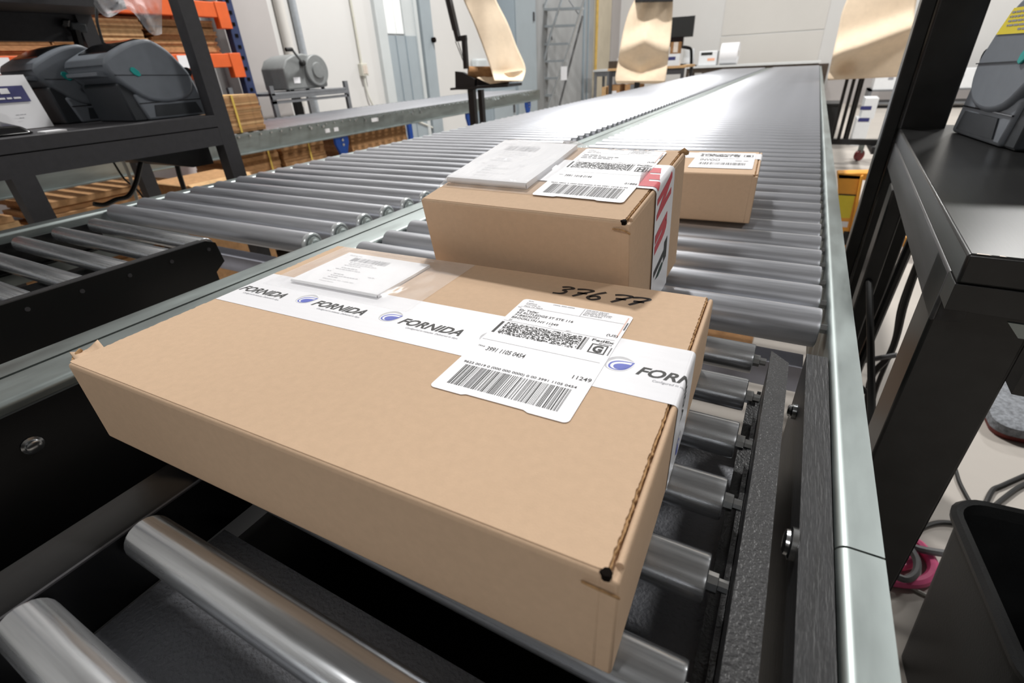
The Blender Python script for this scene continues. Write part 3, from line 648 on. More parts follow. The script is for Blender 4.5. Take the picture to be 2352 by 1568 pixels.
P = Print().poly([(.232, -.008), (.224, .008), (.222, .018), (.226, .022), (.231, .016), (.234, .004)][::-1]); P.build('tape_leaf', 'ink_green', t2, lambda a, b: (lambda q: (q[0], b, q[1]))(wr2.at(a, .0011)))
shipping_label(pc2, lambda a, b, l: (a, b, H2+.001+l), .0022, -.0615, .985, dict(**{'from': ('SHIPPING', 'Technology Dr', 'Plano TX 75074')}, info=('SHIP DATE: 07JUN23', 'ACTWGT: 9.00 LB', 'CAD: 6668118/WSXI3500', 'DIMMED: 10 X 8 X 6 IN'),
    to=((None, 22), (None, 46), (None, 40)), svc='Home', letter='H', trk='3991 1018 0144', zip='01886', long='9622 0804 3 (000 000 0000) 0 00 3991 1018 0144', seed=31))
handwrite('26775', pc2, lambda a, b: (a, b, H2+.0004), .024, W2_/2-.0078, .0125, .0068, .003, .0017)
b, so, P = pouch(pc2, fm2, (-L2/2-.002, .002, -.060, W2_/2+.006), (-.1180, -.0110, -.0470, .0890), .0065, 9, 'clear_film_glossy', .0065)
P.build('list_print', 'ink_pale', so, lambda a, b_: fm2(a, b_, .0006+.0065+.0004))

# small parcel
L3, W3, H3 = .185, .225, .079
pc3 = thing('parcel', 'smallest brown parcel furthest along the conveyor with a white label', 'parcel', (-.1425, .9985, ZM+.0003), (0, 0, math.radians(3.0)), world=False)
carton(pc3, L3, W3, H3, 13, False, False)
wr3 = Wrap(L3, H3, L3/2+.0003, .004)
wr3.strip(-L3/2, L3/2+.03, .028, .088, .0004).build('tape', 'tape_white', pc3)
lb3 = MB().poly([(a, b, H3+.0009) for a, b in round_rect(-.022, .0815, -.070, .090, .003)]).build('shipping_label', 'label_white', pc3)
P = Print().cells(-.015, .055, .042, .070, 60, 8, 71); P.frame(.062, .078, .045, .067, .0014); P.text('E', .066, .049, .013, .008, .03)
P.text('INVOO', -.010, -.002, .018, .034, .01); P.bars(-.008, .070, -.040, -.018, 40, 72); P.dashes(.050, .0, .022, .006, 73); P.dashes(-.012, .024, .07, .003, 74)
P.build('label_print', 'ink_black', lb3, lambda a, b: (a, b, H3+.0012))

# ------------------------------------------------------------------ label printers (shared shape)
PR_SHELL = [(.050, .112), (.048, .135), (.075, .152), (.115, .170), (.150, .179), (.175, .178), (.208, .156), (.234, .122), (.247, .098), (.243, .068), (.218, .046), (.170, .038), (.120, .046), (.085, .072), (.062, .095)]
def label_printer(label, loc, rotz, s=1., stick=False, group=None):
    t = thing('label_printer', label, 'printer', loc, (0, 0, rotz), group, world=False)
    sc = lambda pts, y: [(a*s-.13*s, y*s, b*s) for a, b in pts]
    up = [p for p in catmull([(a, b, 0) for a, b in PR_SHELL+[PR_SHELL[0]]], 3)[:-1]]; shell = [(p.x, p.y) for p in up]
    MB().prism(sc(shell, -.1)[::-1], (0, .2*s, 0)).build('shell', 'printer_grey', t, .014*s, 4, ang=50)
    # lower skirt
    low = [(.088, .062), (.104, 0), (.272, 0), (.248, .112), (.236, .118), (.19, .07)]
    MB().prism(sc(low, -.093)[::-1], (0, .186*s, 0)).build('base', 'printer_grey', t, .006*s, 3)
    MB().prism(sc([(.075, .092), (.062, .085), (.072, .0), (.107, .0), (.10, .07)], -.088)[::-1], (0, .176*s, 0)).build('mouth_shade', 'printer_dark', t, .004*s)  # dark block fills in the shadow beneath the front lip
    MB().prism(sc([(.034, .104), (.034, .113), (.075, .109), (.075, .098)], -.075)[::-1], (0, .15*s, 0)).build('tear_bar', 'printer_grey', t, .002*s)
    for y in (-.1012, .0988):
        sd = -1 if y < 0 else 1
        MB().prism(sc([(.060, .104), (.060, .1055), (.246, .0985), (.246, .097)], y+(.0 if sd < 0 else .001)), (0, .0015*s, 0)).build('parting_line', 'printer_dark', t)
        MB().prism(sc([(.098, .1135), (.102, .120), (.109, .120), (.118, .111), (.120, .102), (.113, .099), (.104, .104)], y-(.0012 if sd < 0 else -.0012)), (0, .0035*s, 0)).build('side_lens', 'teal', t, .001*s)
        yb = -.0945 if sd < 0 else .093
        MB().prism(sc([(.124, .008), (.250, .007), (.240, .034), (.130, .034)], yb), (0, .002*s, 0)).build('base_panel', 'printer_dark', t)
        MB().prism(sc([(.095, .041), (.095, .0395), (.255, .0395), (.255, .041)], yb), (0, .0022*s, 0)).build('base_seam', 'glossy_black', t)
    MB().prism(sc([(.078, .1525), (.078, .1555), (.115, .1735), (.150, .1822), (.165, .1815), (.165, .178), (.15, .178), (.115, .169)], -.07)[::-1], (0, .14*s, 0)).build('top_window', 'glossy_black', t)
    MB().cyl((.243*s-.13*s, -.095*s, .105*s), (.243*s-.13*s, .095*s, .105*s), .012*s, 12).build('hinge', 'printer_dark', t)
    if stick:
        st = MB().poly([((a-.13)*s, b*s, .1025*s) for a, b in ()] or [((.085-.13)*s, .1012*s, .134*s), ((.215-.13)*s, .1012*s, .134*s), ((.190-.13)*s, .1012*s, .164*s), ((.105-.13)*s, .1012*s, .164*s)]).build('warning_label', 'sticker_yellow', t)
        P = Print(); [P.dashes(.107, .138+.005*i, .085 if i else .05, .004, 90+i) for i in range(5)]
        P.build('label_lines', 'ink_grey', st, lambda a, b: ((a-.13)*s, .1016*s, b*s))
    return t

# ------------------------------------------------------------------ left packing bench
BZ = R+.172
DX = -1.60
bl = thing('packing_bench', 'black metal packing bench on the left carrying two label printers', 'bench', (-1.9, .75, 0))
y0, y1 = .47, 1.062
MB().box(-2.22, DX, -.25, y1-.045, BZ-.034, BZ).build('worktop', 'charcoal_metal', bl, .002)
MB().box(-1.645, DX, -.25, y1-.0475, BZ-.086, BZ-.036).build('apron', 'charcoal_metal', bl)
MB().box(-1.645, DX, y1-.047, y1, .002, R+1.35).build('post', 'charcoal_metal', bl)
MB().box(-2.22, -2.175, y1-.047, y1, .002, R+1.35).build('post', 'charcoal_metal', bl)
MB().box(-2.175, -1.645, y1-.04, y1-.005, BZ-.086, BZ-.036).build('apron', 'charcoal_metal', bl)
MB().box(-1.645, DX, .476, .522, .002, BZ-.086).build('leg', 'charcoal_metal', bl)
MB().box(-2.22, -2.175, .50, .545, .002, R+1.35).build('post', 'charcoal_metal', bl)
MB().prism([(-2.1, y1-.30, BZ-.09), (-2.1, y1-.05, BZ-.09), (-2.1, y1-.05, BZ-.145), (-2.1, y1-.12, BZ-.145)], (.42, 0, 0)).build('cable_tray', 'black_coat', bl)
MB().box(-2.22, -1.95, -.25, y1, R+.475, R+.51).build('upper_shelf', 'charcoal_metal', bl)
MB().box(-2.22, -2.19, -.25, y1, R+.40, R+.475).build('shelf_beam', 'charcoal_metal', bl)
for px, py, dx, lb in ((320, 262, -1.768, 'dark grey label printer nearest the bench post with teal side lens'), (165, 262, -2.005, 'dark grey label printer partly hidden at the left of its twin')):
    p = onz(px, py, BZ); 
    label_printer(lb, (dx, .886 if dx > -1.8 else .82, BZ+.0005), math.pi/2, 1.12)
# things on the bench
ph = thing('desk_phone', 'black desk phone at the left end of the packing bench', 'phone', (-1.75, .50, BZ))
MB().hexa([(-1.90, .33, BZ+.001), (-1.64, .33, BZ+.001), (-1.64, .58, BZ+.001), (-1.90, .58, BZ+.001)], [(-1.90, .36, BZ+.05), (-1.66, .36, BZ+.025), (-1.66, .56, BZ+.02), (-1.90, .56, BZ+.045)]).build('base', 'glossy_black', ph, .008, 3)
MB().tube([(-1.86, .36, BZ+.055), (-1.86, .44, BZ+.068), (-1.84, .52, BZ+.066), (-1.83, .575, BZ+.05)], .02, 10).build('handset', 'printer_dark', ph)
nt = tag(MB().box(-1.655, -1.612, .585, .63, BZ+.0005, BZ+.004).build('note_pad', 'paper_white'), 'small pale slip at the front edge of the packing bench', 'paper')
cd = thing('notice_card', 'white notice card with navy block standing behind the phone', 'sign', (-2.05, .60, BZ))
q = [onx(x, y, -2.02) for x, y in ((5, 172), (62, 172), (125, 268), (45, 262))]
cb = [Vector((-1.86, .575, BZ+.001)), Vector((-1.86, .70, BZ+.001)), Vector((-1.90, .70, BZ+.13)), Vector((-1.90, .575, BZ+.13))]
MB().prism(cb, (.004, 0, .001)).build('card', 'paper_white', cd)
sg = lambda a, b: tuple(cb[0]+(cb[1]-cb[0])*a+(cb[3]-cb[0])*b+Vector((.0052, 0, .0015)))
pr = Print().rect(.18, .86, .50, .80).build('navy_block', 'ink_navy', cd, sg)
sg2 = lambda a, b: tuple(Vector(sg(a, b))+Vector((.0006, 0, 0)))
P = Print().rect(.42, .58, .66, .76); P.dashes(.34, .56, .4, .06, 4); P.build('block_marks', 'paper_white', cd, sg2)
Print().dashes(.45, .26, .18, .02, 6).dashes(.48, .20, .08, .02, 7).build('small_print', 'ink_grey', cd, sg2)
# bag hanging from the upper shelf
pb = thing('plastic_bag', 'crumpled clear plastic bag hanging over the upper shelf of the left bench', 'bag', (-1.7, .9, R+.4))
rgb = random.Random(4)
def bagf(u, v):
    a = onx(215+(372-215)*u, -25+(10+60*u+18*math.sin(u*9)-(-25))*v, -1.66+.05*math.sin(7*u+4*v)+.02*math.sin(19*u-9*v)); return a
MB().grid(bagf, 22, 12).build('film', 'bag_film', pb, ang=80)
# camera and cord above the printers
tag(MB().tube([onx(222, -10, -1.9), onx(222, 40, -1.9), onx(228, 70, -1.9), onx(240, 108, -1.9)], .004, 6).build('power_cable', 'cable_black'), 'thin dark cord hanging from the upper shelf between the printers', 'cord')
sc_ = thing('barcode_scanner', 'dark handheld scanner on a gooseneck behind the left printer', 'scanner', (-2.165, .93, BZ))
a = onx(172, 105, -2.165)
MB().tube([(a.x, a.y, BZ+.001), (a.x, a.y, BZ+.1), onx(173, 70, -2.165)], .013, 8).build('neck', 'glossy_black', sc_)
MB().hexa([onx(140, 62, -2.165), onx(160, 66, -2.165), onx(160, 66, -2.21), onx(140, 62, -2.21)], [onx(140, 42, -2.165), onx(162, 44, -2.165), onx(162, 44, -2.21), onx(140, 42, -2.21)]).build('head', 'glossy_black', sc_, .006)
MB().bar(onx(155, 60, -2.19), onx(196, 66, -2.19), .035, .03).build('handle', 'printer_dark', sc_, .006)
MB().cyl((a.x, a.y, BZ+.0005), (a.x, a.y, BZ+.008), .034, 20).build('foot', 'glossy_black', sc_)

# ------------------------------------------------------------------ pallet rack with flat cartons
rk = thing('pallet_rack', 'blue and orange pallet rack full of flat cartons at the far left', 'rack', (-4.0, 1.0, 0))
for x in (-3.78, -4.30):
    for y in (2.70, -.2): MB().box(x-.03, x+.03, y, y+.075, .002, 3.4).build('upright', 'rack_blue', rk, .004)
for zc, hh in ((R+.385, .085), (R+.69, .09), (.35, .09)):
    for x in (-3.765, -4.315):
        MB().box(x-.02, x+.03, -.2, 2.70, zc-hh/2, zc+hh/2).build('beam', 'rack_orange', rk, .004)
        MB().box(x-.022, x+.036, 2.62, 2.71, zc-.11, zc+hh/2+.004).build('beam_bracket', 'rack_orange', rk, .003)
    MB().box(-4.29, -3.79, -.19, 2.69, zc+hh/2-.02, zc+hh/2-.005).build('deck', 'shelf_grey', rk)
for k in range(14): MB().box(-3.749, -3.747, 2.725, 2.75, R-.1+k*.07, R-.1+k*.07+.022).build('slot', 'hole', rk)
for y0_, y1_ in ((2.24, 2.42), (.95, 1.35)): MB().box(-3.7345, -3.7335, y0_, y1_, R+.345, R+.42).build('beam_label', 'paper_white', rk)
SHEETS = {}
def bundle(name, label, loc, size, n, group, strap=None, rotz=0, pale=False, jit=.006, seed=0, tilt=0):
    """stack of flat cartons: loc = centre of the base, size = (x, y, height)"""
    t = thing(name, label, 'cartons', loc, (tilt, 0, rotz), group, world=False); rg = random.Random(seed+31)
    sx, sy, h = size; th = h/n; key = (round(sx, 3), round(sy, 3), round(th, 4), pale)
    if key not in SHEETS:
        SHEETS[key] = [MB().box(-sx/2, sx/2, -sy/2, sy/2, 0, th*.95).mesh('flat_carton', m) for m in (('flat_carton_pale', 'flat_carton', 'flat_carton') if pale else ('flat_carton', 'kraft_dark', 'flat_carton'))]
    for i in range(n): inst(SHEETS[key][rg.randrange(3)], 'flat_carton', (rg.uniform(-jit, jit), rg.uniform(-jit, jit), i*th), t)
    for sp in strap or (): MB().box(-sx/2-jit-.001, sx/2+jit+.001, sp-.006, sp+.006, -.0005, .0005).box(sx/2+jit, sx/2+jit+.0015, sp-.006, sp+.006, 0, h).box(-sx/2-jit-.0015, -sx/2-jit, sp-.006, sp+.006, 0, h).box(-sx/2-jit-.001, sx/2+jit+.001, sp-.006, sp+.006, h-.0005, h+.0012).build('strap', 'strap_yellow', t)
    return t
zt = R+.385+.0432
gr = 'flat carton stacks on the pallet rack'
for i, (yc, w, h, lb) in enumerate(((2.38, .44, .20, 'flat carton stack on the rack beside the blue upright'), (1.86, .5, .205, 'flat carton stack on the rack seen right of the bench post'), (1.33, .5, .20, 'flat carton stack on the rack above the nearer printer'), (.80, .5, .205, 'flat carton stack on the rack behind the hanging cord'), (.27, .5, .20, 'leftmost flat carton stack on the rack behind the notice card'))):
    bundle('carton_stack', lb, (-4.02, yc, zt), (.46, w, h), 16, gr, None, 0, i % 2 == 1, .012, i)
for i, (yc, lb) in enumerate(((1.9, 'flat carton stack on the rack deck above the upper orange beam'), (.9, 'flat carton stack on the upper rack deck behind the plastic bag'))):
    bundle('carton_stack', lb, (-4.02, yc, R+.69+.0462), (.46, .8, .22), 14, gr, None, 0, False, .012, 20+i)
# strapped bundle lying on the narrow conveyor
bundle('carton_bundle', 'strapped bundle of flat cartons lying on the conveyor by the wall', (-2.93, 1.90, R+.001), (.30, .30, .188), 15, 'carton bundles', (-.02,), math.radians(4), True, .004, 40)
# bundles below the narrow conveyor, on a low pallet
pl = thing('pallet', 'low wooden pallet under the wall conveyor holding carton bundles', 'pallet', (-3.1, 1.9, 0))
for y in (.1, 1.2, 2.2, 3.3): MB().box(-3.45, -2.80, y, y+.09, .001, .10).build('stringer', 'wood_dark', pl)
for k in range(6): MB().box(-3.45+k*.112, -3.45+k*.112+.09, .05, 3.45, .10, .12).build('deck_board', 'wood_dark', pl)
for i, (yc, w, h, st, lb) in enumerate(((1.97, .30, .5645, (.08,), 'strapped carton bundle under the wall conveyor next to the bench post'), (2.32, .34, .5645, (.04,), 'strapped carton bundle under the wall conveyor left of the blue leg'), (3.05, .62, .56, None, 'dark stack of flat cartons under the wall conveyor right of the blue leg'))):
    bundle('carton_bundle', lb, (-3.02, yc, .1205), (.40, w, h), 24, 'carton bundles under the conveyor', st, 0, False, .006, 50+i)
for i, (yc, w, h, lb) in enumerate(((.52, .5, .50, 'fanned pile of flat cartons under the packing bench'), (1.17, .55, .52, 'fanned pile of flat cartons behind the bench cables'))):
    bundle('carton_bundle', lb, (-3.0, yc, .1205), (.42, w, h), 20, 'carton bundles under the conveyor', None, math.radians(3), True, .03, 60+i)
ob = thing('open_carton', 'opened pale carton on the floor between bench and wall conveyor', 'box', (-2.3, 1.45, 0))
MB().box(-2.66, -2.36, 1.25, 1.60, .001, R-.14).build('carton_body', 'flat_carton', ob)
MB().hexa([(-2.36, 1.27, R-.14), (-2.25, 1.29, R-.19), (-2.25, 1.56, R-.19), (-2.36, 1.58, R-.14)], [(-2.36, 1.27, R-.136), (-2.25, 1.29, R-.186), (-2.25, 1.56, R-.186), (-2.36, 1.58, R-.136)]).build('flap', 'flat_carton_pale', ob)
MB().hexa([(-2.64, 1.25, R-.14), (-2.38, 1.25, R-.14), (-2.34, 1.13, R-.10), (-2.60, 1.13, R-.10)], [(-2.64, 1.25, R-.136), (-2.38, 1.25, R-.136), (-2.34, 1.13, R-.096), (-2.60, 1.13, R-.096)]).build('flap', 'flat_carton_pale', ob)

# ------------------------------------------------------------------ right packing bench
BA = math.radians(-2.6); BZR = R+.092
br = thing('packing_bench', 'black painted wooden packing bench on the right beside the rail', 'bench', (.16, .58, 0), (0, 0, BA), world=False)
MB().box(0, 1.15, 0, 1.02, BZR-.030, BZR).build('worktop', 'black_paint', br, .003)
MB().box(.0, 1.15, .0, .038, BZR-.057, BZR-.0305).box(.0, 1.15, .0, .036, BZR-.0305, BZR-.030).build('front_apron', 'black_paint', br, .003)
MB().box(.0, .03, .0385, .94, BZR-.088, BZR-.0305).build('side_apron', 'black_sheen', br, .003)
MB().box(.0, .082, .0385, .118, .002, BZR-.031).build('leg', 'black_paint', br, .004)
MB().box(.0, .030, .70, .775, .002, BZR-.089).build('leg', 'black_paint', br, .004)
MB().box(1.07, 1.15, .0385, .118, .002, BZR-.031).build('leg', 'black_paint', br, .004)
MB().box(.0, .085, .945, 1.02, .002, R+1.3).build('rear_post', 'black_paint', br, .004)
MB().box(-.030, -.002, .955, 1.02, .002, R+1.3).build('rear_post', 'black_paint', br, .003)
MB().box(1.065, 1.15, .945, 1.02, .002, R+1.3).build('rear_post', 'black_paint', br, .004)
MB().box(.09, 1.06, .0385, .075, BZR-.155, BZR-.0575).build('front_rail', 'black_paint', br)
q = [(.048, -.0015, BZR-.0605), (.34, -.0015, BZR-.0605), (.34, -.0015, BZR-.0745), (.060, -.0015, BZR-.0745)]
MB().prism(q[::-1], (0, .004, 0)).build('steel_strip', 'galvanised', br)
MB().ring([(0, .0065), (.001, .0065), (.002, .0045), (.004, .004)], (.078, -.0015, BZR-.0665), (0, -1, 0), 14).build('screw', 'bright_steel', br)
for k, (a, w) in enumerate(((.006, .011), (.022, .005), (.05, .004))): MB().poly([(a, .001, BZR+.0002), (a+w, .0008, BZR+.0002), (a+w*.8, .004, BZR+.0002), (a+.001, .0045, BZR+.0002)]).build('paint_chip', 'skin_strip', br)
fa, na = onz(2182, 303, BZR), onz(2290, 340, BZR); dv_ = fa-na; ps = dv_.length/.168; pa = math.atan2(dv_.y, dv_.x)
off = Matrix.Rotation(pa, 3, 'Z') @ Vector(((.104-.13)*ps, .093*ps, 0))
label_printer('large grey label printer with yellow warning sticker on the right bench', (na.x-off.x, na.y-off.y, BZR+.0005), pa, ps, True)

# ------------------------------------------------------------------ floor things on the right
tb = thing('waste_bin', 'black plastic waste bin on the floor at the right', 'bin', (.50, .72, 0), (0, 0, math.radians(5)), world=False)
def rr(hx, hy, r, z, n=6):
    out = []
    for cx, cy, a0 in ((hx-r, hy-r, 0), (-hx+r, hy-r, 90), (-hx+r, -hy+r, 180), (hx-r, -hy+r, 270)):
        out += [(cx+r*math.cos(math.radians(a0+90*k/n)), cy+r*math.sin(math.radians(a0+90*k/n)), z) for k in range(n+1)]
    return out
def loft(rings, cap0=True, cap1=False):
    mb = MB(); n = len(rings[0])
    for r in rings: mb.v += r
    for i in range(len(rings)-1):
        for k in range(n): q = (k+1) % n; mb.f.append((i*n+k, i*n+q, (i+1)*n+q, (i+1)*n+k))
    if cap0: mb.f.append(tuple(range(n))[::-1])
    if cap1: mb.f.append(tuple((len(rings)-1)*n+k for k in range(n)))
    return mb
hb = .385
loft([rr(.105, .135, .035, .001), rr(.128, .160, .042, hb-.03), rr(.128, .160, .042, hb-.012)], True).build('shell', 'bin_black', tb)
loft([rr(.100, .130, .033, .006), rr(.124, .156, .04, hb-.02)], True).build('inner_shell', 'bin_black', tb)
loft([rr(.128, .160, .042, hb-.022), rr(.139, .171, .05, hb-.018), rr(.141, .173, .052, hb-.008), rr(.136, .168, .05, hb), rr(.127, .159, .043, hb-.002), rr(.123, .155, .04, hb-.022)], False).build('rim', 'bin_black', tb)
fm_ = thing('foot_stool', 'flat grey speckled block with dark red edge on the floor', 'mat', (.90, 1.85, 0))
mo = rr(.21, .17, .05, 0, 4); sh = lambda pts, dz: [(a+.905, b+1.86, dz) for a, b, c in pts]
loft([sh(rr(.20, .16, .045, 0), .001), sh(rr(.205, .165, .047, 0), .018)], True, True).build('edge', 'mat_red', fm_)
loft([sh(rr(.205, .165, .047, 0), .0185), sh(rr(.205, .165, .047, 0), .046), sh(rr(.19, .15, .042, 0), .051)], True, True).build('pad', 'mat_grey', fm_)
FZ = .006
def cable(name, label, pix, m, r=.005, z=None, cat='cable'):
    pts = [(onz(px, py, zz if (zz := q[0] if q else (z or r+.0005)) else 0)) for px, py, *q in pix]
    return tag(MB().tube(pts, r, 8).build(name, m), label, cat)
cable('power_cable', 'black cable on the floor running behind the waste bin rim', [(2080, 1245), (2105, 1220), (2140, 1203), (2180, 1200), (2260, 1215)], 'cable_black', .006)
cable('power_cable', 'black looping cable on the floor right of the waste bin', [(2262, 1160), (2280, 1125), (2300, 1115), (2352, 1092), (2420, 1065)], 'cable_black', .006)
cable('power_cable', 'lower black cable curving over the floor to the right edge', [(2275, 1170), (2310, 1140), (2352, 1112), (2420, 1090)], 'cable_black', .006)
cable('thin_cable', 'thin dark cord on the floor beside the grey block', [(2325, 830), (2345, 850), (2380, 880)], 'cable_black', .005)
cable('thin_cable', 'thin dark cord running down to the waste bin', [(2150, 960), (2190, 1065), (2205, 1110), (2232, 1160)], 'cable_black', .005)
cable('extension_cord', 'bright pink extension cord coiled on the floor by the bench leg', [(2045, 1300), (2080, 1296), (2098, 1285), (2090, 1250), (2110, 1250), (2140, 1290), (2140, 1320), (2110, 1338), (2060, 1336), (2030, 1325)], 'cable_pink', .012)
cable('power_cable', 'grey cable crossing the pink cord on the floor', [(2080, 1247), (2110, 1260), (2165, 1270), (2220, 1275)], 'cable_grey', .009, .032)
cable('power_cable', 'grey cable loop inside the pink cord coil', [(2085, 1252), (2105, 1285), (2103, 1315), (2080, 1330), (2050, 1318)], 'cable_grey', .008, .036)
cable('thin_cable', 'pale thin wire on the floor below the pink cord', [(2090, 1347), (2105, 1355), (2135, 1370)], 'cable_white', .004)
for pix, lb in (([(1975, 830, .35), (2020, 822, .36), (2060, 815, .38)], 'pale cord stretched across behind the bench leg'),):
    tag(MB().tube([onz(a, b, c) for a, b, c in pix], .007, 8).build('power_cable', 'cable_black' if 'black' in lb else 'cable_grey'), lb, 'cord')
for k, pix in enumerate(([(2130, 470), (2082, 580), (2040, 680), (1990, 800), (1965, 870), (1985, 900)], [(2125, 560), (2080, 690), (2060, 770), (2040, 820), (2000, 870), (1990, 960)], [(2115, 580), (2070, 700), (2052, 790), (2010, 900), (1990, 1000)])):
    tag(MB().tube([ony(a, b, 1.35+.05*k) for a, b in pix], .010-.002*k, 8).build('power_cable', 'cable_black'), ('thick black cable hanging behind the bench leg', 'bundled black cable below the bench side', 'thin black cable hanging lowest behind the bench leg')[k], 'cord')
pj = thing('pallet_jack', 'orange pallet jack with yellow sticker standing beyond the right bench', 'pallet jack', (.33, 3.4, 0))
yj = 3.35
f4 = [ony(x, y, yj) for x, y in ((1925, 397), (1982, 395), (1950, 577), (1942, 575))]
MB().prism([ony(1923, 398, yj), ony(1981, 402, yj), ony(1950, 572, yj), ony(1931, 572, yj)][::-1], (0, .05, 0)).build('body', 'jack_orange', pj, .006)
MB().prism([ony(1977, 405, yj-.02), ony(1984, 402, yj-.02), ony(1952, 575, yj-.02), ony(1944, 575, yj-.02)][::-1], (0, .09, 0)).build('side_flange', 'jack_orange', pj, .004)
MB().prism([ony(1923, 398, yj), ony(2040, 396, yj), ony(2040, 416, yj), ony(1923, 412, yj)][::-1], (0, .10, 0)).build('top_plate', 'jack_orange', pj, .006)
MB().prism([ony(x, y, yj-.0015) for x, y in ((1926, 448), (1964, 450), (1952, 501), (1930, 500))][::-1], (0, .001, 0)).build('warning_label', 'sticker_yellow', pj)
MB().prism([ony(x, y, yj-.0015) for x, y in ((1926, 445), (1966, 447), (1966, 450), (1926, 448))][::-1], (0, .001, 0)).build('label_border', 'jack_black', pj)
MB().prism([ony(x, y, yj-.0015) for x, y in ((1931, 508), (1949, 509), (1946, 522), (1933, 521))][::-1], (0, .001, 0)).build('small_label', 'paper_white', pj)
a = ony(2010, 430, yj+.1); MB().cyl((a.x, a.y, .14), (a.x, a.y, a.z), .055, 14).build('pump', 'jack_black', pj)
MB().cyl((.34, yj+.08, .09), (.52, yj+.08, .09), .09, 20).build('wheel', 'jack_black', pj)
for x in (.30, .52): MB().box(x, x+.16, yj+.10, yj+1.25, .04, .10).build('fork', 'jack_orange', pj, .006)
MB().tube([(a.x, a.y, a.z), (a.x+.03, a.y-.03, a.z+.3), (a.x+.06, a.y-.1, a.z+.62)], .018, 8).build('handle', 'jack_black', pj)

tag(MB().tube([(.205, 1.275, R-.20), (.225, 1.0, R-.33), (.215, .76, R-.36), (.205, .695, R-.38)], .007, 8).build('power_cable', 'cable_black'), 'black cord sagging between the two bench legs', 'cable')
# ------------------------------------------------------------------ kraft paper dispensers
def sheet(name, parent, left, right, fy, nu=16, sm=6):
    Lp = catmull([Vector((x, y, 0)) for x, y in left], sm); Rp = catmull([Vector((x, y, 0)) for x, y in right], sm); n = len(Lp)-1
    def f(u, v):
        i = v*n; k = min(int(i), n-1); t = i-k; a = Lp[k].lerp(Lp[k+1], t); b = Rp[k].lerp(Rp[k+1], t); p = a.lerp(b, u); return ony(p.x, p.y, fy(u, v))
    return MB().grid(f, nu, n).build(name, 'kraft_paper', parent, solid=.0008, ang=80)
d1_ = thing('paper_dispenser', 'kraft paper roll dispenser on black stand left of the conveyors', 'dispenser', (-2.1, 3.5, 0))
sheet('paper_sheet', d1_, [(1055, -25), (1068, 8), (1089, 55), (1112, 115), (1128, 160), (1136, 185)], [(1128, -25), (1143, 8), (1167, 55), (1187, 107), (1207, 155), (1200, 186)], lambda u, v: 3.42+.14*u+.03*math.sin(5*u+6*v)+.05*math.sin(3*v+1)-.10*max(0, v-.85)/.15, 18, 5)
sheet('paper_sheet', d1_, [(1095, 178), (1110, 186), (1126, 193)], [(1200, 160), (1200, 172), (1198, 186)], lambda u, v: 3.40+.13*u+.05*math.sin(6*u), 10, 4)
a = ony(1076, 168, 3.44); b = ony(1172, 168, 3.58)
MB().ring([(0, .024), (.0, .044), ((b-a).length, .044), ((b-a).length, .024)], a, b-a, 24).build('paper_roll', 'kraft_dark', d1_)
MB().ring([(-.002, .025), (-.002, .0435), (.001, .0435), (.001, .025)], a, b-a, 24).build('roll_end', 'flat_carton', d1_)
MB().cyl(a-(b-a).normalized()*.0035, a, .0245, 16).build('roll_core', 'hole', d1_)
Y = 3.40
MB().prism([ony(x, y, Y) for x, y in ((1045, 164), (1062, 166), (1090, 182), (1090, 206), (1046, 206))][::-1], (0, .03, 0)).build('side_bracket', 'black_coat', d1_)
MB().prism([ony(x, y, Y-.01) for x, y in ((1034, 202), (1166, 193), (1166, 200), (1034, 207))][::-1], (0, .22, 0)).build('tray', 'black_coat', d1_)
MB().prism([ony(x, y, Y+.18) for x, y in ((1092, 172), (1168, 168), (1168, 197), (1092, 200))][::-1], (0, .01, 0)).build('back_plate', 'black_coat', d1_)
for px, yy, w in ((1080, Y+.02, .05), (1101, Y+.2, .035)):
    t_ = ony(px, 206, yy); MB().box(t_.x-w/2, t_.x+w/2, yy, yy+.04, .03, t_.z).build('stand_leg', 'black_coat', d1_)
c_ = ony(1090, 206, Y+.1); MB().box(c_.x-.25, c_.x+.25, Y+.05, Y+.09, .001, .03).box(c_.x-.03, c_.x+.03, Y-.2, Y+.4, .001, .03).build('stand_foot', 'black_coat', d1_)
MB().bar(ony(1030, -8, Y), ony(1053, 92, Y), .035, .03).build('arm', 'black_coat', d1_); MB().bar(ony(1049, 90, Y), ony(1071, 86, Y), .03, .025, (0, 1, 0)).build('arm_elbow', 'black_coat', d1_)
MB().bar(ony(1066, 84, Y), ony(1071, 158, Y), .03, .03).build('arm_lower', 'black_coat', d1_)
for a_, b_ in (((1046, 95), (1068, 150)), ((1052, 96), (1066, 140)), ((1022, -5), (1040, 70))): MB().cyl(ony(*a_, Y+.02), ony(*b_, Y+.02), .003, 6).build('wire', 'cable_black', d1_)

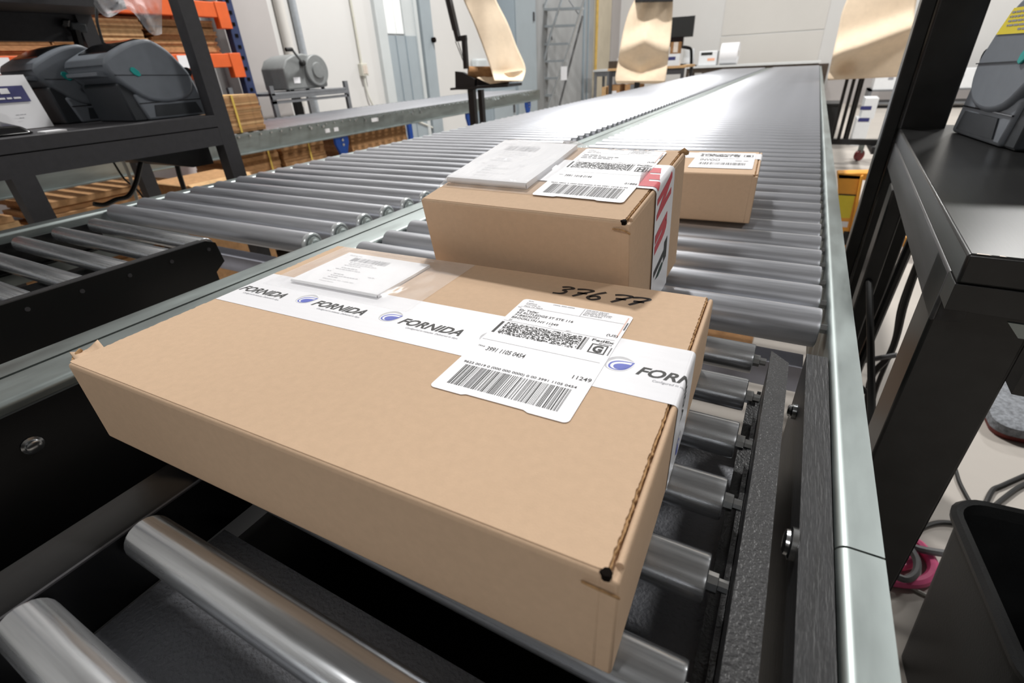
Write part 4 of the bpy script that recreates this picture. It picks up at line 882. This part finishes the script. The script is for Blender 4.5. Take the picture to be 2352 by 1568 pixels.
d2_ = thing('paper_dispenser', 'kraft paper hanging from a black clamp just left of the conveyor lanes', 'dispenser', (-2.2, 7.1, 0))
def fold2(u, v):
    s = abs(u-.48)*2; return 7.1-.16*math.exp(-((v-.42-.10*s)/.10)**2)*(1-.5*s)+.10*math.exp(-((v-.62-.14*(1-s))/.08)**2)*(1-.4*s)+.05*math.sin(14*u+2)*max(0, .35-v)*3-.05*max(0, v-.8)+(.35*max(0, v-.90)/.1)
sheet('paper_sheet', d2_, [(1464, -12), (1445, 25), (1432, 70), (1424, 110), (1418, 150), (1413, 180), (1416, 192)], [(1546, -12), (1545, 25), (1542, 70), (1538, 110), (1533, 150), (1529, 180), (1527, 192)], fold2, 28, 6)
MB().hexa([ony(1458, 6, 6.95), ony(1546, 4, 6.95), ony(1546, 4, 7.2), ony(1458, 6, 7.2)], [ony(1462, -40, 6.95), ony(1546, -40, 6.95), ony(1546, -40, 7.2), ony(1462, -40, 7.2)]).build('clamp', 'black_coat', d2_, .01)
q_ = ony(1480, -40, 7.25); MB().box(q_.x-.03, q_.x+.03, 7.22, 7.28, .002, q_.z+.1).build('stand_pole', 'black_coat', d2_)
MB().bar((q_.x, 7.25, q_.z+.06), (q_.x, 7.1, q_.z+.0), .05, .05).build('clamp_arm', 'black_coat', d2_)
MB().box(q_.x-.28, q_.x+.28, 7.2, 7.3, .001, .04).build('stand_foot', 'black_coat', d2_)

d3_ = thing('paper_dispenser', 'kraft paper dispenser on wheeled black stand right of the conveyors', 'dispenser', (.45, 6.3, 0))
def fold3(u, v):
    return 6.0-.15*math.exp(-((v-.35-.25*(.8-u))/.10)**2)+.10*math.exp(-(((u-.22)/.12)**2+((v-.66)/.1)**2))-.04*math.sin(3*u)+(.3*max(0, v-.9)/.1)
sheet('paper_sheet', d3_, [(1950, -12), (1934, 28), (1925, 70), (1915, 115), (1906, 155), (1901, 178), (1902, 184)], [(2108, -12), (2101, 28), (2096, 70), (2088, 115), (2080, 155), (2075, 168), (2076, 176)], fold3, 26, 6)
for px in (1947, 1963, 1983):
    t_ = ony(px, 178, 6.25); bt = ony(px-20, 325, 6.3); MB().bar((t_.x, 6.25, .24), (t_.x, 6.25, t_.z+.2), .028, .028).build('stand_leg', 'black_coat', d3_)
tz = .20
MB().box(.22, .70, 6.22, 6.29, tz, tz+.05).box(.24, .28, 6.0, 6.6, tz-.05, tz).box(.64, .68, 6.0, 6.6, tz-.05, tz).build('stand_base', 'black_coat', d3_)
MB().bar((.64, 6.0, tz), (.78, 5.95, tz-.02), .04, .04).build('base_outrigger', 'black_coat', d3_)
for x, y in ((.72, 6.0), (.60, 6.55), (.26, 6.0), (.26, 6.55)):
    MB().cyl((x-.012, y+.012, .055), (x+.012, y-.012, .055), .054, 18).build('caster_wheel', 'wheel_red', d3_); MB().box(x-.024, x+.024, y-.02, y+.02, .08, tz-.02).build('caster_fork', 'galvanised', d3_)
t3 = ony(1990, -40, 6.22); MB().box(.40, .44, 6.30, 6.34, tz, t3.z).build('stand_pole', 'black_coat', d3_)
MB().box(.10, .66, 6.16, 6.24, t3.z-.03, t3.z+.04).build('clamp', 'black_coat', d3_)

# ------------------------------------------------------------------ tape dispenser on its shelf
XD = -3.62
ts = thing('steel_shelf', 'grey steel shelf against the wall under the tape dispenser', 'shelf', (-3.9, 3.25, 0))
zs = onx(690, 209, XD).z
MB().box(-4.15, XD, 2.80, 3.58, zs-.02, zs).build('shelf_top', 'shelf_grey', ts, .003)
MB().box(XD-.02, XD+.005, 2.80, 3.60, zs-.045, zs-.02).build('front_lip', 'shelf_grey', ts)
MB().box(XD-.015, XD, 2.80, 3.60, zs-.075, zs-.055).build('lower_rail', 'shelf_grey', ts)
for y in (3.58, 2.80): MB().box(XD-.03, XD, y, y+.035, .002, zs+.05).build('post', 'shelf_grey', ts); MB().box(-4.15, -4.12, y, y+.035, .002, zs+.05).build('post', 'shelf_grey', ts)
yl = onx(688, 240, XD-.2).y; MB().box(XD-.25, XD-.2, yl-.03, yl+.03, .002, zs-.02).build('leg', 'black_coat', ts)
td = thing('tape_dispenser', 'grey hand-crank paper tape dispenser with round side cover', 'tape dispenser', (XD-.15, 3.2, zs))
tp_ = lambda u, v, dx=0.: onx(560+u*.15306, 60+v*.15306, XD-.02+dx)
pf = [tp_(u, v) for u, v in ((590, 640), (630, 500), (740, 432), (880, 410), (1050, 450), (1190, 580), (1240, 660), (1268, 900), (1190, 935), (670, 962))]
zmin = min(p.z for p in pf); pf = [Vector((p.x, p.y, max(p.z, zs+.012))) for p in pf]
MB().prism(pf[::-1], (-.27, 0, 0)).build('body', 'dispenser_grey', td, .012, 3)
MB().prism([Vector((p.x, p.y, p.z)) for p in [tp_(1195, 590, .001), tp_(1250, 610, .001), tp_(1262, 760, .001), tp_(1205, 760, .001)]][::-1], (-.26, 0, 0)).build('water_box', 'dispenser_shade', td, .006)
cc = tp_(1075, 665); MB().ring([(0, .115), (.022, .115), (.028, .108), (.028, .060), (.040, .055), (.042, .02)], cc, (1, 0, 0), 32).build('side_cover', 'dispenser_grey', td, ang=30)
k0 = tp_(860, 555); MB().ring([(0, .022), (.03, .022), (.034, .016)], k0, (1, 0, 0), 16).build('crank_hub', 'jack_black', td)
MB().tube([k0+Vector((.02, 0, 0)), tp_(800, 450, .05), tp_(760, 400, .06), tp_(725, 350, .07)], .009, 8).build('crank_arm', 'dispenser_shade', td)
MB().cyl(tp_(725, 350, .07), tp_(630, 352, .07), .014, 12).build('crank_handle', 'jack_black', td)
q = [tp_(u, v, .0012) for u, v in ((740, 768), (840, 765), (852, 855), (760, 858))]; MB().prism(q[::-1], (.001, 0, 0)).build('rating_label', 'paper_white', td)
for u in (700, 1000, 1230): p = tp_(u, 950); MB().cyl((p.x-.03, p.y, zs+.0005), (p.x-.03, p.y, zs+.014), .015, 10).cyl((p.x-.22, p.y, zs+.0005), (p.x-.22, p.y, zs+.014), .015, 10).build('foot', 'jack_black', td)

# ------------------------------------------------------------------ rolling ladder
ld_ = thing('rolling_ladder', 'silver rolling warehouse ladder in front of the concrete wall', 'ladder', (-4.0, 9.6, 0))
LY = 9.4; lp = lambda u, v, y=LY: ony(1020+u*.19134, v*.19134, y)
def toz(a, b, z): t = (z-a.z)/(b.z-a.z); return a+(b-a)*t
def rod(name, pts, r, m='aluminium', y=LY, ground=False):
    P = [lp(u, v, y) for u, v in pts]
    if ground: P.append(toz(P[-2], P[-1], .02))
    MB().tube(P, r, 8, 0).build(name, m, ld_)
rod('side_rail', [(1255, -60), (1180, 130), (1080, 480), (990, 800), (830, 1380)], .018, ground=True)
rod('side_rail', [(1700, -60), (1640, 110), (1560, 380), (1440, 740), (1240, 1310)], .018, ground=True)
rod('handrail', [(1425, -50), (1290, 380), (1195, 730), (1200, 1080)], .022)
rod('handrail', [(1045, -50), (940, 270), (860, 540), (800, 800)], .022)
rod('rear_support', [(1665, 190), (1520, 740), (1380, 1290)], .02, 'shelf_grey', LY+.5, True)
rod('rear_support', [(1270, 100), (1260, 600), (1150, 850), (1000, 1300)], .018, 'shelf_grey', LY+.5, True)
rod('rear_support', [(1080, 0), (1240, 200), (1300, 480)], .012, 'shelf_grey', LY+.3)
rod('cross_brace', [(1500, 0), (1625, 185)], .012, 'shelf_grey', LY+.2)
for i, (a, b, v) in enumerate(((1190, 1640, 120), (1140, 1570, 325), (1075, 1490, 545), (1010, 1440, 750), (975, 1365, 958), (900, 1300, 1166))):
    p0, p1 = lp(a, v+8), lp(b, v-8); MB().hexa([p0, p1, p1+Vector((0, .16, 0)), p0+Vector((0, .16, 0))], [p0+Vector((0, 0, .035)), p1+Vector((0, 0, .035)), p1+Vector((0, .16, .035)), p0+Vector((0, .16, .035))]).build('step', 'aluminium', ld_)
p = lp(1438, 880, LY-.03); MB().box(p.x-.06, p.x+.06, LY-.03, LY-.025, p.z-.11, p.z+.11).build('hang_tag', 'paper_white', ld_)

# ------------------------------------------------------------------ tables at the far end
def pbox(mb, x0, x1, yt, yb, y, d, zb=None):
    a, b = ony(x0, yt, y), ony(x1, yb, y); return mb.box(a.x, b.x, y, y+d, b.z if zb is None else zb, a.z)
def table(name, label, px0, px1, py, y, d, m, legs_m='charcoal_metal', th=.035):
    t = thing(name, label, 'table', (ony((px0+px1)/2, py, y).x, y+d/2, 0)); a, b = ony(px0, py, y), ony(px1, py, y); z = (a.z+b.z)/2
    MB().box(a.x, b.x, y, y+d, z-th, z).build('tabletop', m, t)
    for x in (a.x+.05, b.x-.05):
        for yy in (y+.04, y+d-.04): MB().box(x-.025, x+.025, yy-.025, yy+.025, .002, z-th).build('leg', legs_m, t)
    MB().box(a.x+.03, b.x-.03, y+.03, y+.06, z-th-.09, z-th).build('apron', legs_m, t)
    return z, t
z1, _ = table('long_table', 'long white table along the far wall behind the conveyor end', 1575, 1884, 147, 12.3, .75, 'table_top', 'wood_dark')
z2, _ = table('side_table', 'small pale table in front of the beige wall board', 1362, 1402, 160, 11.2, .6, 'table_top', 'shelf_grey')
z3, t3_ = table('packing_table', 'grey packing table with wooden top behind the hanging middle paper', 1396, 1575, 154, 9.4, .8, 'flat_carton_pale', 'charcoal_metal')
def onz3(mb, x0, x1, yt, d0, d, z): a = ony(x0, yt, d0); b = ony(x1, yt, d0); return mb.box(a.x, b.x, d0, d0+d, z+.0008, a.z)
mo = thing('monitor', 'black computer monitor on the packing table behind the hanging paper', 'monitor', (-3, 9.7, z3))
pbox(MB(), 1530, 1591, 41, 84, 9.75, .04).build('screen', 'screen_dark', mo, .004)
a = ony(1560, 84, 9.8); MB().box(a.x-.04, a.x+.04, 9.79, 9.83, z3+.02, a.z+.15).build('neck', 'glossy_black', mo); MB().box(a.x-.14, a.x+.14, 9.68, 9.92, z3+.0008, z3+.02).build('foot', 'glossy_black', mo)
mo_arm = pbox(MB(), 1540, 1568, 86, 106, 9.75, .05).build('speaker_bar', 'glossy_black', mo)
for nm, x0, x1, yt, d0, m, lb, cat in (('carton', 1541, 1563, 97, 9.45, 'kraft_dark', 'small brown carton below the monitor on the packing table', 'box'), ('white_carton', 1520, 1562, 125, 9.42, 'white_plastic', 'white carton with navy patch on the packing table', 'box'), ('brown_tray', 1398, 1416, 141, 9.5, 'wood_dark', 'dark brown tray at the left end of the packing table', 'tray')):
    t = thing(nm, lb, cat, (ony((x0+x1)/2, yt, d0).x, d0+.1, z3))
    onz3(MB(), x0, x1, yt, d0 if nm != 'carton' else 9.54, .1 if nm == 'white_carton' else .12, z3).build('body', m, t)
    if nm == 'white_carton': pbox(MB(), 1530, 1551, 131, 138, d0-.002, .001).build('navy_patch', 'ink_navy', t)
    if nm == 'carton': pbox(MB(), 1548, 1556, 97, 120, 9.538, .001).build('tape', 'skin_strip', t)
wr = tag(MB().cyl((ony(1412, 144, 9.6).x+.02, 9.85, z3+.0005), (ony(1412, 144, 9.6).x+.02, 9.85, ony(1412, 134, 9.6).z), .06, 16).build('paper_roll', 'paper_white'), 'white roll standing beside the dark tray on the packing table', 'roll')
gl_ = thing('desk_lamp', 'black gooseneck desk lamp on the long far table', 'lamp', (ony(1586, 145, 12.5).x, 12.5, z1))
MB().tube([(ony(1588, 145, 12.5).x, 12.5, z1+.02), ony(1588, 125, 12.5), ony(1586, 112, 12.5), ony(1575, 108, 12.5)], .03, 8).build('neck', 'glossy_black', gl_)
MB().bar(ony(1566, 107, 12.45), ony(1582, 110, 12.45), .12, .06).build('head', 'glossy_black', gl_); MB().cyl((ony(1588, 145, 12.5).x, 12.5, z1+.0006), (ony(1588, 145, 12.5).x, 12.5, z1+.02), .12, 18).build('foot', 'glossy_black', gl_)
wj = tag(MB().cyl((ony(1572, 145, 12.45).x, 12.82, z1+.0005), (ony(1572, 145, 12.45).x, 12.82, ony(1572, 112, 12.5).z), .12, 18).build('white_canister', 'white_plastic'), 'white canister next to the gooseneck lamp on the far table', 'canister')
dv = thing('thermal_printer', 'white desktop device with dark display on the long far table', 'printer', (ony(1627, 144, 12.45).x, 12.5, z1))
a, b = ony(1606, 118, 12.42), ony(1648, 118, 12.42); MB().box(a.x, b.x, 12.42, 12.72, z1+.0006, a.z).build('body', 'white_plastic', dv, .015, 3)
pbox(MB(), 1611, 1636, 121, 126, 12.416, .004).build('display', 'screen_dark', dv); pbox(MB(), 1625, 1641, 134, 139, 12.416, .004).build('red_mark', 'ink_orange', dv)
a, b = ony(1660, 125, 12.5), ony(1694, 125, 12.5)
rl = thing('paper_roll', 'big white paper roll lying beside the white device on the far table', 'roll', ((a.x+b.x)/2, 12.6, z1))
rr_ = .20; MB().cyl((a.x-.05, 12.62, z1+rr_+.0006), (b.x, 12.62, z1+rr_+.0006), rr_, 28).build('roll', 'paper_white', rl); MB().cyl((b.x, 12.62, z1+rr_), (b.x+.003, 12.62, z1+rr_), .06, 16).build('core', 'skin_strip', rl)
for x0, x1, yt, lb, lab in ((1396, 1424, 196, 'brown carton with white label under the packing table', True), (1436, 1468, 194, 'brown taped carton in the middle under the packing table', False), (1385, 1395, 200, 'slim brown carton beside the packing table leg', False)):
    t = thing('carton', lb, 'box', (ony((x0+x1)/2, yt, 9.5).x, 9.6, 0)); a, b = ony(x0, yt, 9.5), ony(x1, yt, 9.5)
    if b.x-a.x > .2: MB().box(a.x, b.x, 9.5, 9.85, .001, a.z).build('body', 'flat_carton', t)
    else: MB().box(a.x-.02, b.x-.02, 9.5, 9.9, .001, a.z).build('body', 'flat_carton_pale', t)
    if lab: pbox(MB(), 1398, 1415, 209, 224, 9.497, .002).build('label', 'paper_white', t)
    elif b.x-a.x > .2: pbox(MB(), 1448, 1456, 194, 225, 9.497, .002).build('tape', 'shelf_grey', t)
# white cartons and dark bin near the far right wall
sw = thing('wall_shelf', 'low dark shelf with white cartons by the far right wall', 'shelf', (2.6, 12.9, 0))
zz = ony(2020, 206, 12.4).z; MB().box(1.0, 4.2, 12.4, 13.1, zz-.25, zz-.22).box(1.0, 4.2, 12.4, 13.1, zz-.03, zz).box(1.0, 1.05, 12.4, 13.1, .001, zz).box(4.15, 4.2, 12.4, 13.1, .001, zz).build('frame', 'shelf_grey', sw)
for i, (x0, x1) in enumerate(((1.05, 1.55), (1.57, 2.05), (2.07, 2.6), (2.62, 3.2))):
    c = thing('white_carton', ('white carton on the low shelf nearest the wheeled stand', 'second white carton on the low shelf by the far right wall', 'third white carton on the low shelf by the far right wall', 'rightmost white carton on the low shelf by the far wall')[i], 'box', ((x0+x1)/2, 12.7, zz), group='white cartons on the low shelf')
    MB().box(x0, x1, 12.42, 12.95, zz+.0006, zz+.30).build('body', 'white_plastic', c); MB().box(x0+.2, x0+.28, 12.417, 12.419, zz+.16, zz+.22).build('print', 'ink_grey', c)
wb = thing('white_carton', 'stacked white cartons with navy print behind the wheeled dispenser stand', 'box', (.95, 7.6, 0))
a, b = ony(1982, 226, 7.6), ony(2006, 225, 7.6); MB().box(a.x, b.x+.04, 7.6, 7.95, .001, .30).build('carton', 'white_plastic', wb); MB().box(a.x+.03, b.x+.06, 7.6, 7.95, .301, a.z).build('carton', 'white_plastic', wb)
for px, py in ((1990, 248), (1985, 275)): p = ony(px, py, 7.597); MB().box(p.x-.06, p.x+.05, 7.596, 7.598, p.z-.02, p.z+.02).build('navy_print', 'ink_navy', wb)
bb = thing('storage_bin', 'black open bin on the floor behind the right conveyor rail', 'bin', (.30, 7.6, 0)); a = ony(1897, 238, 7.5); b = ony(1932, 238, 7.5)
MB().box(a.x-.1, b.x, 7.5, 7.95, .001, a.z-.02).build('shell', 'bin_black', bb); MB().box(a.x-.115, b.x+.012, 7.488, 7.962, a.z-.0199, a.z).build('rim', 'black_coat', bb)
# flattened carton on the floor below the rollers and cords under the left bench
tag(MB().box(-.60, .0, 1.7, 2.35, .001, .006).build('carton_sheet', 'kraft_dark'), 'flattened brown carton lying on the floor under the right lane', 'carton')
for k, (pix, m, r, lb) in enumerate((([(345, 330), (325, 370), (312, 420), (295, 450), (268, 458), (240, 470), (215, 468)], 'cable_black', .007, 'thick black cable curling under the left packing bench'), ([(400, 350), (412, 400), (425, 440)], 'cable_black', .008, 'black cable hanging straight under the bench cable tray'), ([(280, 365), (300, 410), (318, 470)], 'cable_white', .005, 'white wire hanging under the left packing bench'), ([(258, 368), (285, 410), (310, 430), (330, 455)], 'cable_black', .003, 'thin dark wire left of the white hanging wire'))):
    tag(MB().tube([onx(a, b, -1.80-.03*k) for a, b in pix], r, 8).build('hanging_cable', m), lb, 'cable')
for k, (pix, lb) in enumerate((([(492, 585), (505, 610), (512, 650)], 'black cable on the floor seen below the left lane'), ([(518, 590), (522, 615), (526, 640)], 'second black cable on the floor below the left lane'), ([(540, 595), (548, 615), (548, 630)], 'third black cable on the floor nearest the middle rail'))):
    tag(MB().tube([onz(a, b, .01) for a, b in pix], .012, 8).build('floor_cable', 'cable_black'), lb, 'cable')
